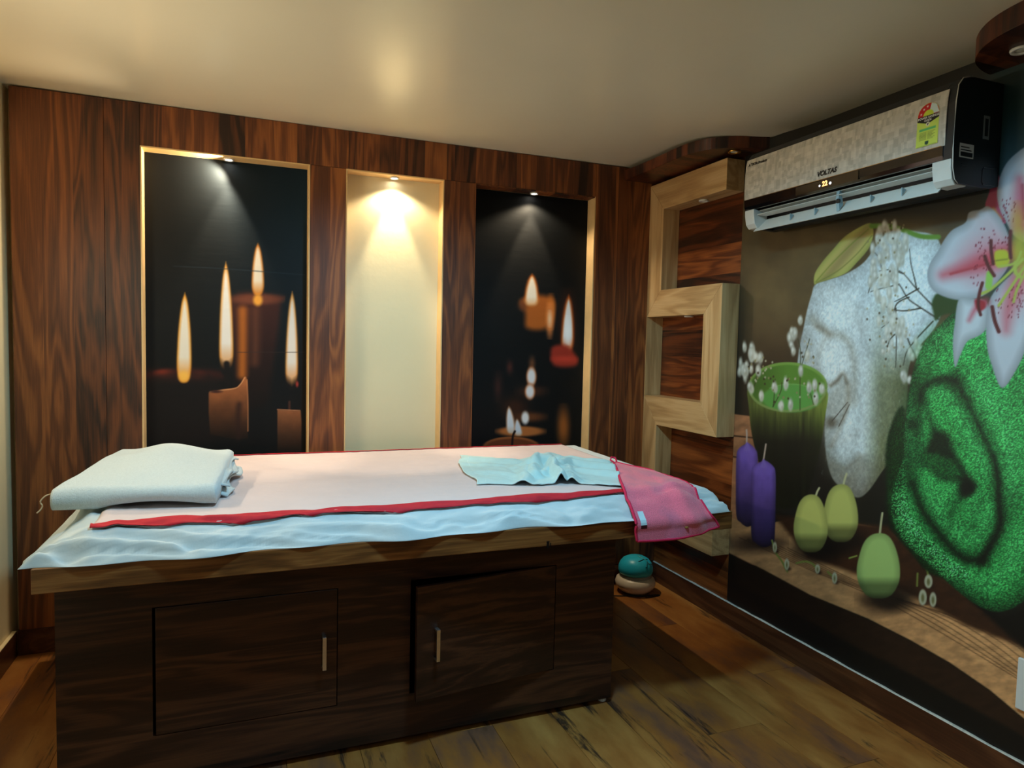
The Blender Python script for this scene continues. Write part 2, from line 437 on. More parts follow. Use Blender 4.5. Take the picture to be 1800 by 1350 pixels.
# walls: plastered slabs
wall_left = struct(MB().box(XL - 0.1, XL, YFRONT, YN + 0.1, 0, ZC + 0.15).build('wall_left', M_cream))
wall_front = struct(MB().box(XL - 0.1, XR + 0.1, YFRONT - 0.1, YFRONT, 0, ZC + 0.15).build('wall_front', M_walnut_v))
wall_back = struct(MB().box(XL, XR + 0.1, YN, YN + 0.1, 0, ZC + 0.15).build('wall_back', M_cream_niche))
wall_right = struct(MB().box(XR + 0.02, XR + 0.12, YFRONT, YN, 0, ZC + 0.15).build('wall_right', M_cream))

# ceiling: slightly bowed glossy plaster, sagging towards the wall with the air conditioner
def ceil_z(x, y):
    s = min(1, max(0, (x - 1.35) / 0.98)); s = s * s * (3 - 2 * s)
    k = min(1, max(0, (3.2 - y) / 0.9)); k = k * k * (3 - 2 * k)
    b = math.sin((x + 0.95) / 3.3 * math.pi) * 0.006
    return ZC + 0.004 - 0.036 * s * k - b - 0.010 * k
cb = MB(); nx, ny = 40, 60
top = [(XL - 0.1 + (XR + 0.2 - XL) * i / nx, YFRONT - 0.1 + (YN + 0.2 - YFRONT) * j / ny) for j in range(ny + 1) for i in range(nx + 1)]
v = [(x, y, ceil_z(x, y)) for x, y in top] + [(x, y, ZC + 0.15) for x, y in top]
n = len(top); f = []
for j in range(ny):
    for i in range(nx):
        a = j * (nx + 1) + i; f.append((a, a + 1, a + nx + 2, a + nx + 1)); f.append((a + n, a + nx + 1 + n, a + nx + 2 + n, a + 1 + n))
for i in range(nx): f.append((i, i + n, i + 1 + n, i + 1)); a = ny * (nx + 1) + i; f.append((a, a + 1, a + 1 + n, a + n))
for j in range(ny): a = j * (nx + 1); f.append((a, a + nx + 1, a + nx + 1 + n, a + n)); a += nx; f.append((a, a + n, a + nx + 1 + n, a + nx + 1))
cb.add(v, f); ceiling = struct(cb.build('ceiling', M_ceil, smooth=False))
ceiling.data.polygons.foreach_set('use_smooth', [True] * len(ceiling.data.polygons))
for p in ceiling.data.polygons:
    if abs(p.normal.z) < 0.5: p.use_smooth = False

# walnut laminate boards on the back wall, leaving three niches
Z0N, ZN = 0.45, 2.298
A = [(-0.457, 0.284), (0.458, 0.967), (1.138, 1.870)]
def board(x0, x1, z0, z1, y0=YB, name='panel'):
    return MB().box(x0 + 0.0006, x1 - 0.0006, y0, YN - 0.0005, z0 + 0.0006, z1 - 0.0006).build(name, M_walnut_v, wall_back, bevel=0.0012)
board(-0.95, -0.60, SK + 0.002, 2.487); board(-0.60, A[0][0], SK + 0.002, 2.487)
for x0, x1 in [(A[0][0], 0.470), (0.470, 1.005), (1.005, 1.870)]: board(x0, x1, ZN, 2.487)
board(A[0][1], A[1][0], SK + 0.002, ZN); board(A[1][1], A[2][0], SK + 0.002, ZN); board(A[2][1], 2.02, SK + 0.002, 2.487); board(2.02, XR, SK + 0.002, 2.487)
for x0, x1 in A: board(x0, x1, SK + 0.002, Z0N)
# painted reveals of the niches
for (x0, x1), lm in zip(A, (M_liner, M_liner, M_walnut_v)):
    MB().box(x0, x0 + 0.006, YB - 0.0015, YN - 0.0006, Z0N, ZN).build('niche_reveal', lm, wall_back)
    MB().box(x1 - 0.006, x1, YB - 0.0015, YN - 0.0006, Z0N, ZN).build('niche_reveal', M_liner, wall_back)
    MB().box(x0 + 0.006, x1 - 0.006, YB - 0.0015, YN - 0.0006, ZN - 0.006, ZN).build('niche_reveal', lm, wall_back)
    MB().box(x0 + 0.006, x1 - 0.006, YB - 0.0015, YN - 0.0006, Z0N, Z0N + 0.006).build('niche_reveal', M_liner, wall_back)

# walnut boards of the right wall behind the pale frame, then the wall goes on behind the mural
YM = 2.832
def rboard(y0, y1, z0, z1):
    return MB().box(XR, XR + 0.0195, y0 + 0.0006, y1 - 0.0006, z0 + 0.0006, z1 - 0.0006).build('panel', M_walnut_r, wall_right, bevel=0.001)
rboard(YM, YB, SK + 0.002, 0.93); rboard(YM, YB, 0.93, 1.70); rboard(YM, YB, 1.70, 2.47)
rboard(YFRONT, 0.55, SK + 0.002, 1.25); rboard(YFRONT, 0.55, 1.25, 2.45)

# tile skirting with a rough white grout line on top
bl = struct(MB().box(XL + 0.0006, XL + 0.018, YFRONT, YB - 0.001, 0.0005, SK).build('baseboard_left', M_skirt, bevel=0.0015))
bb = struct(MB().box(XL + 0.0185, XR - 0.0005, YB + 0.004, YN - 0.001, 0.0005, SK).build('baseboard_back', M_skirt, bevel=0.0015))
br = struct(MB().box(XR - 0.011, XR + 0.0195, YFRONT, YB + 0.003, 0.0005, SK).build('baseboard_right', M_skirt, bevel=0.0015))
def grout(y0, y1, x, parent, seed, h0=0.004):
    r = random.Random(seed); n_ = 90; v = []; f = []
    for i in range(n_ + 1):
        y = y0 + (y1 - y0) * i / n_; h = h0 * (0.5 + r.random() * 0.9)
        v += [(x - 0.0015, y, SK), (x + 0.009, y, SK), (x + 0.009, y, SK + h), (x + 0.001, y, SK + h)]
        if i: a = (i - 1) * 4; f += [(a, a + 4, a + 5, a + 1), (a + 1, a + 5, a + 6, a + 2), (a + 2, a + 6, a + 7, a + 3), (a + 3, a + 7, a + 4, a)]
    return MB().add(v, f).build('grout_line', M_white_line, parent)
grout(YFRONT + 0.01, YB - 0.01, XR - 0.0095, br, 3, 0.0035)
MB().box(XL + 0.001, XL + 0.0175, YFRONT + 0.01, YB - 0.002, SK, SK + 0.003).build('grout_line', M_cream, bl)

# curved walnut cornices under the ceiling on the right wall
def cornice(name, pts, z0, z1, label):
    t = MB().prism(pts, 'z', z0, z1).build(name, M_walnut_c, bevel=0.0015)
    return tag(t, label, 'cornice')
arc = spline([(2.052, 3.524), (2.058, 3.40), (2.062, 3.22), (2.058, 3.02), (2.068, 2.90), (2.11, 2.80), (2.20, 2.725), (2.30, 2.685), (XR - 0.0008, 2.66)], False, 6)
cornice_a = cornice('curved_cornice', [tuple(p) for p in arc] + [(XR - 0.0008, 3.524)], 2.412, 2.468, 'curved dark walnut cornice under the ceiling above the pale wooden frame')
cc = [(XR - 0.0008, 1.615), (2.28, 1.60), (2.20, 1.565), (2.13, 1.50), (2.085, 1.42), (2.065, 1.32), (2.062, 1.2), (2.075, 1.05), (2.12, 0.93), (2.20, 0.86), (2.28, 0.83), (XR - 0.0008, 0.82)]
cornice_b = cornice('curved_cornice', [tuple(p) for p in spline(cc, False, 6)], 2.385, 2.452, 'rounded dark walnut cornice under the ceiling near the lily, beyond the air conditioner')

# ------------------------------------------------------------------ spotlights and downlights
M_led = bpy.data.materials.new('led_lens'); M_led.use_nodes = True
_b = M_led.node_tree.nodes['Principled BSDF']; _b.inputs['Emission Color'].default_value = (1.0, 0.93, 0.82, 1); _b.inputs['Emission Strength'].default_value = 40.0
M_led_off = plain('frosted_lens_off', srgb(226, 220, 205), 0.35, noise=0.03)
M_led_cool = bpy.data.materials.new('cool_diffuser'); M_led_cool.use_nodes = True
_b = M_led_cool.node_tree.nodes['Principled BSDF']; _b.inputs['Emission Color'].default_value = (0.75, 0.9, 1.0, 1); _b.inputs['Emission Strength'].default_value = 3.0
M_gold = plain('brass_ring', srgb(200, 150, 70), 0.3, metal=1.0, noise=0.1)

def ring_profile(r0, r1, h):
    return [(r0, 0.0), (r0, -h), (r1 * 0.97, -h), (r1, -h * 0.6), (r1, 0.0)]
def spot_fixture(name, loc, r, label, lit=True, ring=None, lens=None, group=None, h=0.008):
    t = thing(name, label, 'light', loc, group)
    n_ = 24; mb = MB(); prof = [(r * 0.62, 0), (r * 0.62, -h * 0.7), (r * 0.95, -h), (r, -h * 0.5), (r, 0)]
    v = []; f = []
    for (rr, z) in prof:
        for k in range(n_): a = 2 * math.pi * k / n_; v.append((loc[0] + rr * math.cos(a), loc[1] + rr * math.sin(a), loc[2] + z))
    for i in range(len(prof)):
        for k in range(n_):
            j = (i + 1) % len(prof); f.append((i * n_ + k, i * n_ + (k + 1) % n_, j * n_ + (k + 1) % n_, j * n_ + k))
    mb.add(v, f).build('ring', ring or M_white_pl, t, smooth=True)
    MB().lathe([(r * 0.62, -0.0005), (r * 0.6, -h * 0.45), (r * 0.3, -h * 0.6), (0.001, -h * 0.62)], loc, 24).build('lens', lens or (M_led if lit else M_led_off), t, smooth=True)
    return t
niche_x = [-0.087, 0.710, 1.502]
niche_lab = ['small lit spotlight in the head of the niche with the tall candles', 'small lit spotlight in the head of the plain cream niche', 'small lit spotlight in the head of the niche with the floating candles']
for i, x in enumerate(niche_x):
    loc = (x, 3.570, ZN - 0.0065)
    t = spot_fixture('niche_spotlight', loc, 0.024, niche_lab[i], group='spotlights in the wall niches')
    for nm, sz, bl_, en in (('niche_beam', 54, 0.45, NICHE_W), ('niche_spill', 142, 0.4, SPILL_W * (2.7, 1.0, 1.0)[i])):
        l = lamp(nm, 'SPOT', (x, 3.566 if sz == 54 else 3.548, ZN - (0.022 if sz == 54 else 0.03)), en, NICHE_C, spot_size=math.radians(sz), spot_blend=bl_, shadow_soft_size=0.012)
        l.rotation_euler = (math.radians(-5 if sz == 54 else -10), math.radians(50 if (sz > 60 and i == 0) else 0), 0)
        l.parent = t; l.matrix_parent_inverse = Matrix.Translation(-Vector(loc))
spot_fixture('cornice_downlight', (2.232, 2.775, 2.4115), 0.032, 'unlit brass-ringed downlight under the curved cornice beside the air conditioner', lit=False, ring=M_gold, group='cornice downlights')
spot_fixture('frame_downlight', (2.292, 3.085, 2.2375), 0.026, 'unlit white downlight under the top rail of the pale frame', lit=False, group='downlights in the pale frame')
spot_fixture('frame_downlight', (2.292, 3.18, 1.6185), 0.026, 'unlit white downlight under the middle rail of the pale frame', lit=False, group='downlights in the pale frame')
spot_fixture('cornice_downlight', (2.235, 1.44, 2.3845), 0.034, 'unlit white downlight under the rounded cornice near the lily', lit=False, group='cornice downlights')
t = spot_fixture('ceiling_downlight', (DOWN_LOC[0], DOWN_LOC[1], ceil_z(*DOWN_LOC[:2]) + 0.001), 0.14, 'round white ceiling downlight above the front edge of the bed', lens=M_led_cool)
dl.parent = t; dl.matrix_parent_inverse = Matrix.Translation(-Vector(t.location))
t = thing('added_fill_panel', 'square cool white fill panel added on the ceiling behind the camera', 'light', (COOL_FILL_LOC[0], COOL_FILL_LOC[1], ceil_z(*COOL_FILL_LOC[:2])))  # unseen panel, added only as cool fill
px_, py_, pz_ = COOL_FILL_LOC; zt = ceil_z(px_, py_) + 0.004
for a, b_, c_, d_ in ((-.31, .31, -.31, -.295), (-.31, .31, .295, .31), (-.31, -.295, -.295, .295), (.295, .31, -.295, .295)):
    MB().box(px_ + a, px_ + b_, py_ + c_, py_ + d_, pz_ - 0.012, zt).build('frame', M_white_pl, t)
MB().box(px_ - .295, px_ + .295, py_ - .295, py_ + .295, pz_ - 0.006, zt).build('diffuser', M_led_cool, t)
pl.parent = t; pl.matrix_parent_inverse = Matrix.Translation(-Vector(t.location))

M_fill_tube = bpy.data.materials.new('warm_fill_tube'); M_fill_tube.use_nodes = True
_b = M_fill_tube.node_tree.nodes['Principled BSDF']; _b.inputs['Emission Color'].default_value = (1.0, 0.84, 0.58, 1); _b.inputs['Emission Strength'].default_value = 5.0
t = thing('added_fill_tube', 'slim warm fill tube added on the unseen part of the cream left wall', 'light', (XL, WARM_FILL_LOC[1], WARM_FILL_LOC[2]))  # housing made up for the added warm fill
MB().box(XL + 0.0005, XL + 0.03, WARM_FILL_LOC[1] - 0.31, WARM_FILL_LOC[1] + 0.31, WARM_FILL_LOC[2] - 0.016, WARM_FILL_LOC[2] + 0.016).build('batten', M_white_pl, t, bevel=0.002)
for k_ in (-0.3, 0.3): MB().box(XL + 0.0305, XL + 0.062, WARM_FILL_LOC[1] + k_ - 0.009, WARM_FILL_LOC[1] + k_ + 0.009, WARM_FILL_LOC[2] - 0.014, WARM_FILL_LOC[2] + 0.014).build('holder', M_white_pl, t)
MB().tube([(XL + 0.05, WARM_FILL_LOC[1] - 0.29, WARM_FILL_LOC[2]), (XL + 0.05, WARM_FILL_LOC[1] + 0.29, WARM_FILL_LOC[2])], 0.012, 12).build('tube', M_fill_tube, t, smooth=True)
tl.parent = t; tl.matrix_parent_inverse = Matrix.Translation(-Vector(t.location))

# ------------------------------------------------------------------ pale zigzag frame on the right wall
XF = 2.236
fr = thing('zigzag_wall_frame', 'pale oak zigzag frame box fixed on the dark wood of the right wall', 'wall frame', (XF, 3.1, 0.36))
YE, YI, YBK = 2.831, 3.381, YB - 0.0015    # near end, inner face of the far upright, back wall
def fpiece(pts, mat, name='frame_piece'):
    return MB().prism(pts, 'x', XF, XR - 0.0006).build(name, mat, fr, bevel=0.0015)
zt1, zt0, zm1, zm0, zl1, zl0 = 2.395, 2.238, 1.772, 1.619, 1.150, 0.984
zb1, zb0 = 0.515, 0.364
w_up = YBK - YI
e = 0.0005
# mitred: polygons in (y, z)
fpiece([(YE, zt0), (YI - e, zt0), (YBK - e, zt1), (YE, zt1)], M_oak, 'rail')
fpiece([(YI, zt0 - e), (YI, zm1 + e), (YBK, zm0 + e), (YBK, zt1 - 2 * e)], M_oak_z, 'upright')
wr = 0.145
fpiece([(YE + e, zm1), (YE + wr, zm0), (YBK - e, zm0), (YI, zm1)], M_oak, 'rail')
fpiece([(YE, zm1 - e), (YE, zl0 + e), (YE + wr, zl1 + e), (YE + wr, zm0 - e)], M_oak_z, 'upright')
fpiece([(YE + e, zl0), (YE + wr, zl1), (YBK - e, zl1), (YI, zl0)], M_oak, 'rail')
fpiece([(YI, zl0 - e), (YI, zb1 + e), (YBK, zb0 + e), (YBK, zl1 - e)], M_oak_z, 'upright')
fpiece([(YE, zb1), (YE, zb0), (YBK - e, zb0), (YI, zb1)], M_oak, 'rail')
MB().box(XF, XR - 0.0006, YBK - 0.009, YBK, zl1 + 0.001, zm0 - 0.001).build('back_board', M_oak_z, fr)

# ------------------------------------------------------------------ wall prints
M_print = attr_mat('satin_wallpaper_print', 0.62, bump=0.16, bscale=30, spec=0.22, bstretch=(0.3, 0.3, 1.6))
M_print_big = attr_mat('mural_print', 0.5, bump=0.05, bscale=25)

def flame(c, tip, base, hw, core, rim, low, lowdark=0.0, soft=2.5, lean=0.0):
    """a candle flame: tip and base points, half width"""
    tip, base = np.array(tip, float), np.array(base, float)
    prof = [(0.0, 0.02), (0.08, 0.34), (0.2, 0.58), (0.4, 0.82), (0.6, 0.95), (0.8, 1.0), (0.92, 0.85), (1.0, 0.45)]
    L = [tip + (base - tip) * t + np.array([-hw * w, 0]) for t, w in prof]; Rr = [tip + (base - tip) * t + np.array([hw * w, 0]) for t, w in prof]
    pts = L + Rr[::-1]
    def sh(u, v, d, cc_):
        t = (v - tip[1]) / (base[1] - tip[1])
        k = np.clip(d / (hw * 0.45), 0, 1)[:, None]
        o = np.array(rim) * (1 - k) + np.array(core) * k
        q = np.clip((t - 0.72) / 0.25, 0, 1)[:, None]; o = o * (1 - q * 0.85) + np.array(low) * q * 0.85
        q = np.clip((0.1 - t) / 0.1, 0, 1)[:, None]; o = o * (1 - q) + np.array(rim) * q
        if lowdark:
            x = np.abs(u - (tip[0] + base[0]) / 2) / hw
            q = np.clip((t - 0.86 + 0.05 * (x - 0.4)) / 0.1, 0, 1)[:, None] * lowdark; o = o * (1 - q) + np.array([14, 12, 12]) * q
        return o
    c.poly(pts, core, soft=soft, shade=sh)

def paint_candles(P, s, t):
    U, V = project(P); c = Canvas(U, V, (4, 7, 9))
    f = np.clip((U - 300) / 240, 0, 1) * np.clip((640 - V) / 260, 0, 1)
    c.C += f[:, None] * np.array([4, 28, 42]); c.C += ((fbm(U * .02, V * .02) - .5) * 5)[:, None]
    q = lambda pts: [(230 + .311 * x, 400 + .311 * y) for x, y in pts]
    p1 = lambda x, y: (230 + .311 * x, 400 + .311 * y)
    # back candle, out of focus
    c.poly(q([(575, 385), (845, 385), (850, 430), (835, 600), (800, 830), (760, 1000), (600, 1000), (575, 700)]), (52, 24, 18), 9, shade=lambda u, v, d, k: k * np.clip(1.25 - (v - 520) / 190, .12, 1.2)[:, None])
    c.ell(p1(715, 405), 43, 9, (112, 58, 38), 5); c.stroke(q([(632, 470), (632, 640), (630, 830)]), (168, 92, 30), 8, 8, .95); c.stroke(q([(705, 470), (705, 640), (700, 760)]), (100, 56, 36), 7, 10, .7)
    # left candle rim
    c.ell(p1(290, 835), 68, 11, (84, 26, 18), 9, .9); c.ell(p1(190, 825), 14, 6, (190, 62, 32), 6, .8); c.ell(p1(380, 835), 10, 6, (150, 52, 30), 6, .7)
    c.poly(q([(100, 850), (490, 850), (470, 1200), (110, 1200)]), (20, 13, 13), 8, alpha=.7)
    flame(c, p1(305, 372), p1(300, 872), 13, (232, 222, 206), (226, 150, 46), (228, 140, 40)); c.ell(p1(300, 840), 9, 9, (250, 190, 80), 6, .9)
    flame(c, p1(718, 90), p1(718, 380), 11, (236, 220, 198), (196, 112, 34), (206, 122, 40)); c.ell(p1(718, 410), 8, 10, (240, 162, 60), 4)
    flame(c, p1(537, 200), p1(540, 830), 12.5, (232, 224, 216), (216, 146, 60), (206, 120, 36), 1.0)
    flame(c, p1(912, 366), p1(908, 915), 11, (230, 222, 214), (216, 146, 66), (206, 120, 40), 1.0)
    c.stroke(q([(541, 770), (545, 830), (548, 890)]), (14, 10, 10), 5, 3); c.ell(p1(940, 885), 2.5, 5, (190, 60, 50), 2, .8)
    c.stroke(q([(896, 985), (896, 1030)]), (70, 40, 30), 2, 2)
    body = lambda y0, y1: (lambda u, v, d, k: k * (np.clip(1 - (v - y0) / (y1 - y0), .08, 1) ** 1.1 * (.9 + .25 * fbm(u * .06, v * .06)))[:, None])
    c.poly(q([(440, 935), (470, 925), (545, 912), (600, 905), (622, 880), (640, 845), (652, 845), (658, 870), (662, 1000), (662, 1190), (600, 1200), (448, 1170), (440, 1050)]), (156, 92, 52), 1.5, smooth=False, shade=body(675, 790))
    c.stroke(q([(612, 1000), (606, 1080), (610, 1190)]), (40, 22, 18), 4, 6, .8); c.stroke(q([(445, 930), (520, 918), (590, 908), (620, 885), (645, 846)]), (225, 160, 110), .9, 1, .8); c.stroke(q([(657, 860), (662, 1000), (662, 1150)]), (214, 140, 90), .9, 1.2, .7)
    c.ell(p1(480, 927), 10, 2.4, (60, 30, 24), 2)
    c.poly(q([(828, 1030), (960, 1036), (965, 1100), (962, 1340), (828, 1340)]), (146, 90, 54), 1.5, smooth=False, shade=body(715, 812))
    c.stroke(q([(828, 1028), (955, 1034)]), (206, 140, 100), .8, 1, .8)
    # creases in the sheet
    c.stroke(q([(240, 218), (560, 235), (985, 268)]), (30, 44, 54), .7, 1, .8); c.stroke(q([(600, 705), (985, 705)]), (52, 40, 36), .6, .8, .7)
    return c

def paint_float(P, s, t):
    U, V = project(P); c = Canvas(U, V, (4, 6, 8)); c.C += ((fbm(U * .03, V * .03) - .5) * 4)[:, None]
    q = lambda pts: [(810 + .3629 * x, 310 + .3629 * y) for x, y in pts]
    p1 = lambda x, y: (810 + .3629 * x, 310 + .3629 * y)
    O = (196, 108, 40)
    c.poly(q([(290, 600), (370, 575), (440, 590), (455, 640), (415, 735), (320, 735), (310, 660)]), (168, 88, 30), 8); c.ell(p1(300, 625), 8, 9, (110, 58, 30), 7, .8)
    c.ell(p1(437, 655), 7, 27, O, 5); c.ell(p1(431, 700), 6, 27, (222, 130, 70), 5); c.ell(p1(431, 690), 3, 11, (232, 190, 150), 4)
    flame(c, p1(345, 475), p1(342, 625), 12.5, (240, 226, 206), (206, 104, 30), (232, 180, 130), soft=4)
    c.ell(p1(518, 710), 14, 50, (70, 28, 12), 12, .8); flame(c, p1(523, 578), p1(515, 850), 11, (226, 224, 226), (206, 98, 30), (196, 92, 36), soft=4); c.ell(p1(519, 745), 5.5, 22, (238, 240, 244), 4)
    c.poly(q([(440, 830), (510, 820), (565, 880), (550, 920), (450, 915)]), (150, 46, 32), 6); c.ell(p1(500, 885), 20, 5, (196, 62, 44), 5, .8)
    c.ell(p1(345, 905), 5, 10, (120, 72, 44), 6, .8); c.ell(p1(237, 925), 5, 10, (84, 38, 30), 6, .8); c.ell(p1(180, 1020), 6, 20, (66, 32, 26), 8, .8); c.ell(p1(345, 1040), 24, 9, (74, 40, 24), 8, .8)
    for y in (970, 1043): c.ell(p1(342 - (y - 970) * .1, y), 9, 17 if y < 1000 else 14, (190, 110, 60), 3); c.ell(p1(342 - (y - 970) * .1, y), 7, 14 if y < 1000 else 11.5, (222, 220, 224), 3)
    c.ell(p1(330, 1165), 28, 8, (96, 54, 26), 6); c.ell(p1(260, 1120), 22, 18, (70, 34, 14), 16, .7)
    c.ell(p1(312, 1170), 6.5, 11, (226, 226, 228), 3)
    c.ell(p1(290, 1235), 42, 9, (176, 104, 52), 3)
    flame(c, p1(233, 1115), p1(245, 1245), 8, (214, 220, 228), (190, 150, 120), (200, 180, 160)); flame(c, p1(272, 1175), p1(280, 1255), 7, (206, 214, 226), (190, 150, 120), (200, 180, 160))
    c.ell(p1(245, 1310), 50, 18, (150, 84, 42), 1.5); c.ell(p1(245, 1312), 46, 15, (104, 52, 26), 2)
    c.stroke(q([(262, 1235), (252, 1260), (248, 1310)]), (24, 14, 12), 1.8, 1.2)
    c.ell(p1(497, 1215), 10, 32, (150, 84, 34), 9)
    return c

def sheet_niche(name, k, painter, label, nu, nv, gain):
    x0, x1 = A[k][0] + 0.007, A[k][1] - 0.007
    o = print_sheet(name, (x0, YN - 0.0016, Z0N + 0.007), (x1 - x0, 0, 0), (0, 0, ZN - Z0N - 0.014), nu, nv, M_print, painter, gain)
    return tag(o, label, 'wall print')
sheet_niche('candle_print', 0, paint_candles, 'dark wall print of four tall candle flames in the niche above the folded towel', 230, 560, 1.0)
sheet_niche('candle_print', 2, paint_float, 'black wall print of blurred floating tea candles in the niche nearest the pale frame', 230, 560, 1.0)

def paint_spa(P, s, t):
    U, V = project(P)
    N1 = fbm(U * .012, V * .012); N2 = fbm(U * .05 + 9, V * .05)
    c = Canvas(U, V, (78, 64, 40))
    # brown backdrop
    c.C = np.array([98, 82, 52]) * (0.62 + 0.7 * N1 + 0.15 * (N2 - .5))[:, None]
    k = np.clip((V - 520) / 150, 0, 1)[:, None]; c.C = c.C * (1 - k) + np.array([56, 40, 27]) * k
    k = np.clip((1330 - U) / 45, 0, 1)[:, None] * np.clip((V - 450) / 90, 0, 1)[:, None]; c.C = c.C * (1 - .75 * k) + np.array([14, 14, 13]) * .75 * k
    k = np.clip((410 - V) / 40, 0, 1)[:, None] * np.clip((U - 1420) / 60, 0, 1)[:, None]; c.C = c.C * (1 - k) + np.array([34, 32, 22]) * k
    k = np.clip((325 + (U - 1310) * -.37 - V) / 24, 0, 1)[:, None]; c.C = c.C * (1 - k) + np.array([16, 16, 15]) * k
    k = np.clip((U - 1715) / 40, 0, 1)[:, None] * np.clip((600 - V) / 100, 0, 1)[:, None]; c.C = c.C * (1 - k) + np.array([24, 58, 62]) * k
    k = np.clip((U - 1400) / 120, 0, 1)[:, None] * np.clip((V - 700) / 100, 0, 1)[:, None]; c.C = c.C * (1 - k) + np.array([26, 26, 20]) * k
    # timber table: far boards at the left, lit front board, dark front faces
    grain = lambda u, v: .78 + .42 * fbm((u * .45 + v * .9) * .10, (v - u * .55) * .012 * 6, 4)
    def tbl(u, v, d, kk): return kk * grain(u, v)[:, None]
    c.poly([(1270, 725), (1345, 735), (1420, 850), (1420, 1000), (1270, 990)], (172, 118, 82), 1.5, smooth=False, shade=tbl)
    c.poly([(1335, 740), (1460, 760), (1470, 905), (1360, 960), (1335, 900)], (26, 24, 20), 5, smooth=False)
    for y0_, y1_ in ((764, 772), (800, 812)): c.stroke([(1272, y0_), (1345, y1_)], (60, 36, 24), 1.2, 1.5)
    c.poly([(1270, 905), (1330, 925), (1420, 905), (1560, 930), (1640, 1005), (1720, 1070), (1820, 1150), (1930, 1235), (1930, 1400), (1820, 1280), (1740, 1213), (1670, 1165), (1600, 1125), (1525, 1087), (1425, 1046), (1340, 1000), (1270, 965)], (196, 146, 98), 1.5, smooth=False,
           shade=lambda u, v, d, kk: (kk * np.clip(1.05 + (u - 1500) / 1500, .9, 1.2)[:, None]) * grain(u, v)[:, None])
    c.poly([(1360, 905), (1560, 925), (1640, 1000), (1720, 1065), (1830, 1150), (1700, 1100), (1610, 1050), (1510, 1010), (1420, 980)], (66, 38, 22), 6, smooth=False, shade=tbl)
    for a_ in range(7): c.stroke([(1300 + a_ * 14, 945 + a_ * 3), (1420 + a_ * 22, 1000 + a_ * 7), (1580 + a_ * 30, 1070 + a_ * 8), (1800 + a_ * 18, 1200 + a_ * 8)], (74, 46, 28), .7, 1.0, .65)
    c.poly([(1700, 1050), (1760, 1085), (1830, 1060), (1930, 1050), (1930, 1230), (1800, 1140)], (12, 11, 10), 8, smooth=False)
    edge = lambda u: np.interp(u, [1270, 1340, 1425, 1525, 1600, 1670, 1740, 1820, 1930], [965, 1000, 1046, 1087, 1125, 1165, 1213, 1280, 1400])
    low = lambda u: np.interp(u, [1270, 1400, 1500, 1600, 1700, 1800, 1930], [1010, 1075, 1130, 1180, 1235, 1290, 1400])
    i_ = np.nonzero(V > edge(U))[0]; a_ = np.clip((V[i_] - edge(U[i_])) / 3, 0, 1)
    fr_ = (np.array([44, 27, 17]) * grain(U[i_], V[i_])[:, None]) * np.clip(.55 + (U[i_] - 1300) / 500, .4, 1.15)[:, None]
    kk = np.clip((V[i_] - low(U[i_])) / 10, 0, 1)[:, None]; fr_ = fr_ * (1 - kk) + np.array([11, 12, 12]) * kk
    c.put(i_, a_, fr_)
    q4 = lambda pts: [(1280 + .385 * x, 380 + .385 * y) for x, y in pts]; p4 = lambda x, y: (1280 + .385 * x, 380 + .385 * y)
    # rolled white towel
    rw = random.Random(11)
    fur = lambda u, v: .95 + .07 * vnoise(u * .5, v * .3) + .05 * vnoise(u * .9 + 4, v * .55)
    def wt(u, v, d, kk):
        x, y = (u - 1280) / .385, (v - 380) / .385
        o = kk * (fur(u, v) * (.84 + .24 * np.clip(d / 40, 0, 1)))[:, None]
        g_ = np.clip((x - 610) / 90, 0, 1) * np.clip((y - 560) / 200, 0, 1); o = o * (1 - g_[:, None]) + (np.array([126, 134, 98]) * fur(u, v)[:, None]) * g_[:, None]
        g_ = np.clip((y - 1060) / 200, 0, 1); o = o * (1 - .55 * g_[:, None]) + np.array([96, 82, 58]) * .55 * g_[:, None]
        g_ = np.clip((x - 740) / 90, 0, 1) * np.clip((y - 600) / 200, 0, 1); o = o * (1 - .6 * g_[:, None]) + np.array([44, 54, 30]) * .6 * g_[:, None]
        return o
    c.poly(q4([(398, 312), (380, 360), (360, 430), (342, 520), (322, 620), (320, 720), (380, 800), (440, 860), (440, 1000), (450, 1110), (478, 1200), (530, 1250), (590, 1285), (640, 1255), (700, 1170), (760, 1080), (800, 950), (820, 800), (825, 690), (870, 600), (960, 480), (1000, 300), (960, 110), (860, 70), (740, 70), (680, 130), (620, 210), (540, 262), (460, 290)]), (216, 230, 236), 1.6, shade=wt)
    # folds of the roll
    c.stroke(q4([(385, 470), (430, 510), (465, 540), (520, 548), (560, 600), (575, 700), (575, 850)]), (150, 146, 132), 5, 14, .75)
    c.stroke(q4([(400, 500), (462, 540)]), (150, 142, 128), 2.2, 7, .5); c.stroke(q4([(465, 545), (425, 590), (408, 680), (420, 740)]), (168, 170, 164), 3, 9, .7)
    c.stroke(q4([(415, 740), (460, 770), (500, 745), (525, 715), (545, 760), (545, 860), (515, 950), (470, 1050)]), (150, 142, 126), 2.6, 8, .75)
    c.poly(q4([(470, 800), (525, 735), (545, 800), (540, 870), (500, 960), (455, 960), (445, 880)]), (182, 184, 176), 9, alpha=.7)
    c.ell(p4(470, 945), 9, 9, (70, 58, 40), 8, .8); c.stroke(q4([(600, 420), (615, 640), (600, 900), (570, 1080), (520, 1140)]), (178, 190, 192), 4, 12, .6)
    c.stroke(q4([(560, 420), (620, 560), (640, 760), (630, 980)]), (226, 236, 238), 7, 14, .6); c.stroke(q4([(480, 1130), (540, 1150), (600, 1100)]), (136, 134, 122), 4, 10, .7)
    for x0_, y0_, x1_, y1_ in ((553, 860, 505, 960), (545, 850, 475, 935)): c.stroke(q4([(x0_, y0_), (x1_, y1_)]), (52, 42, 34), .7, .9, .9)
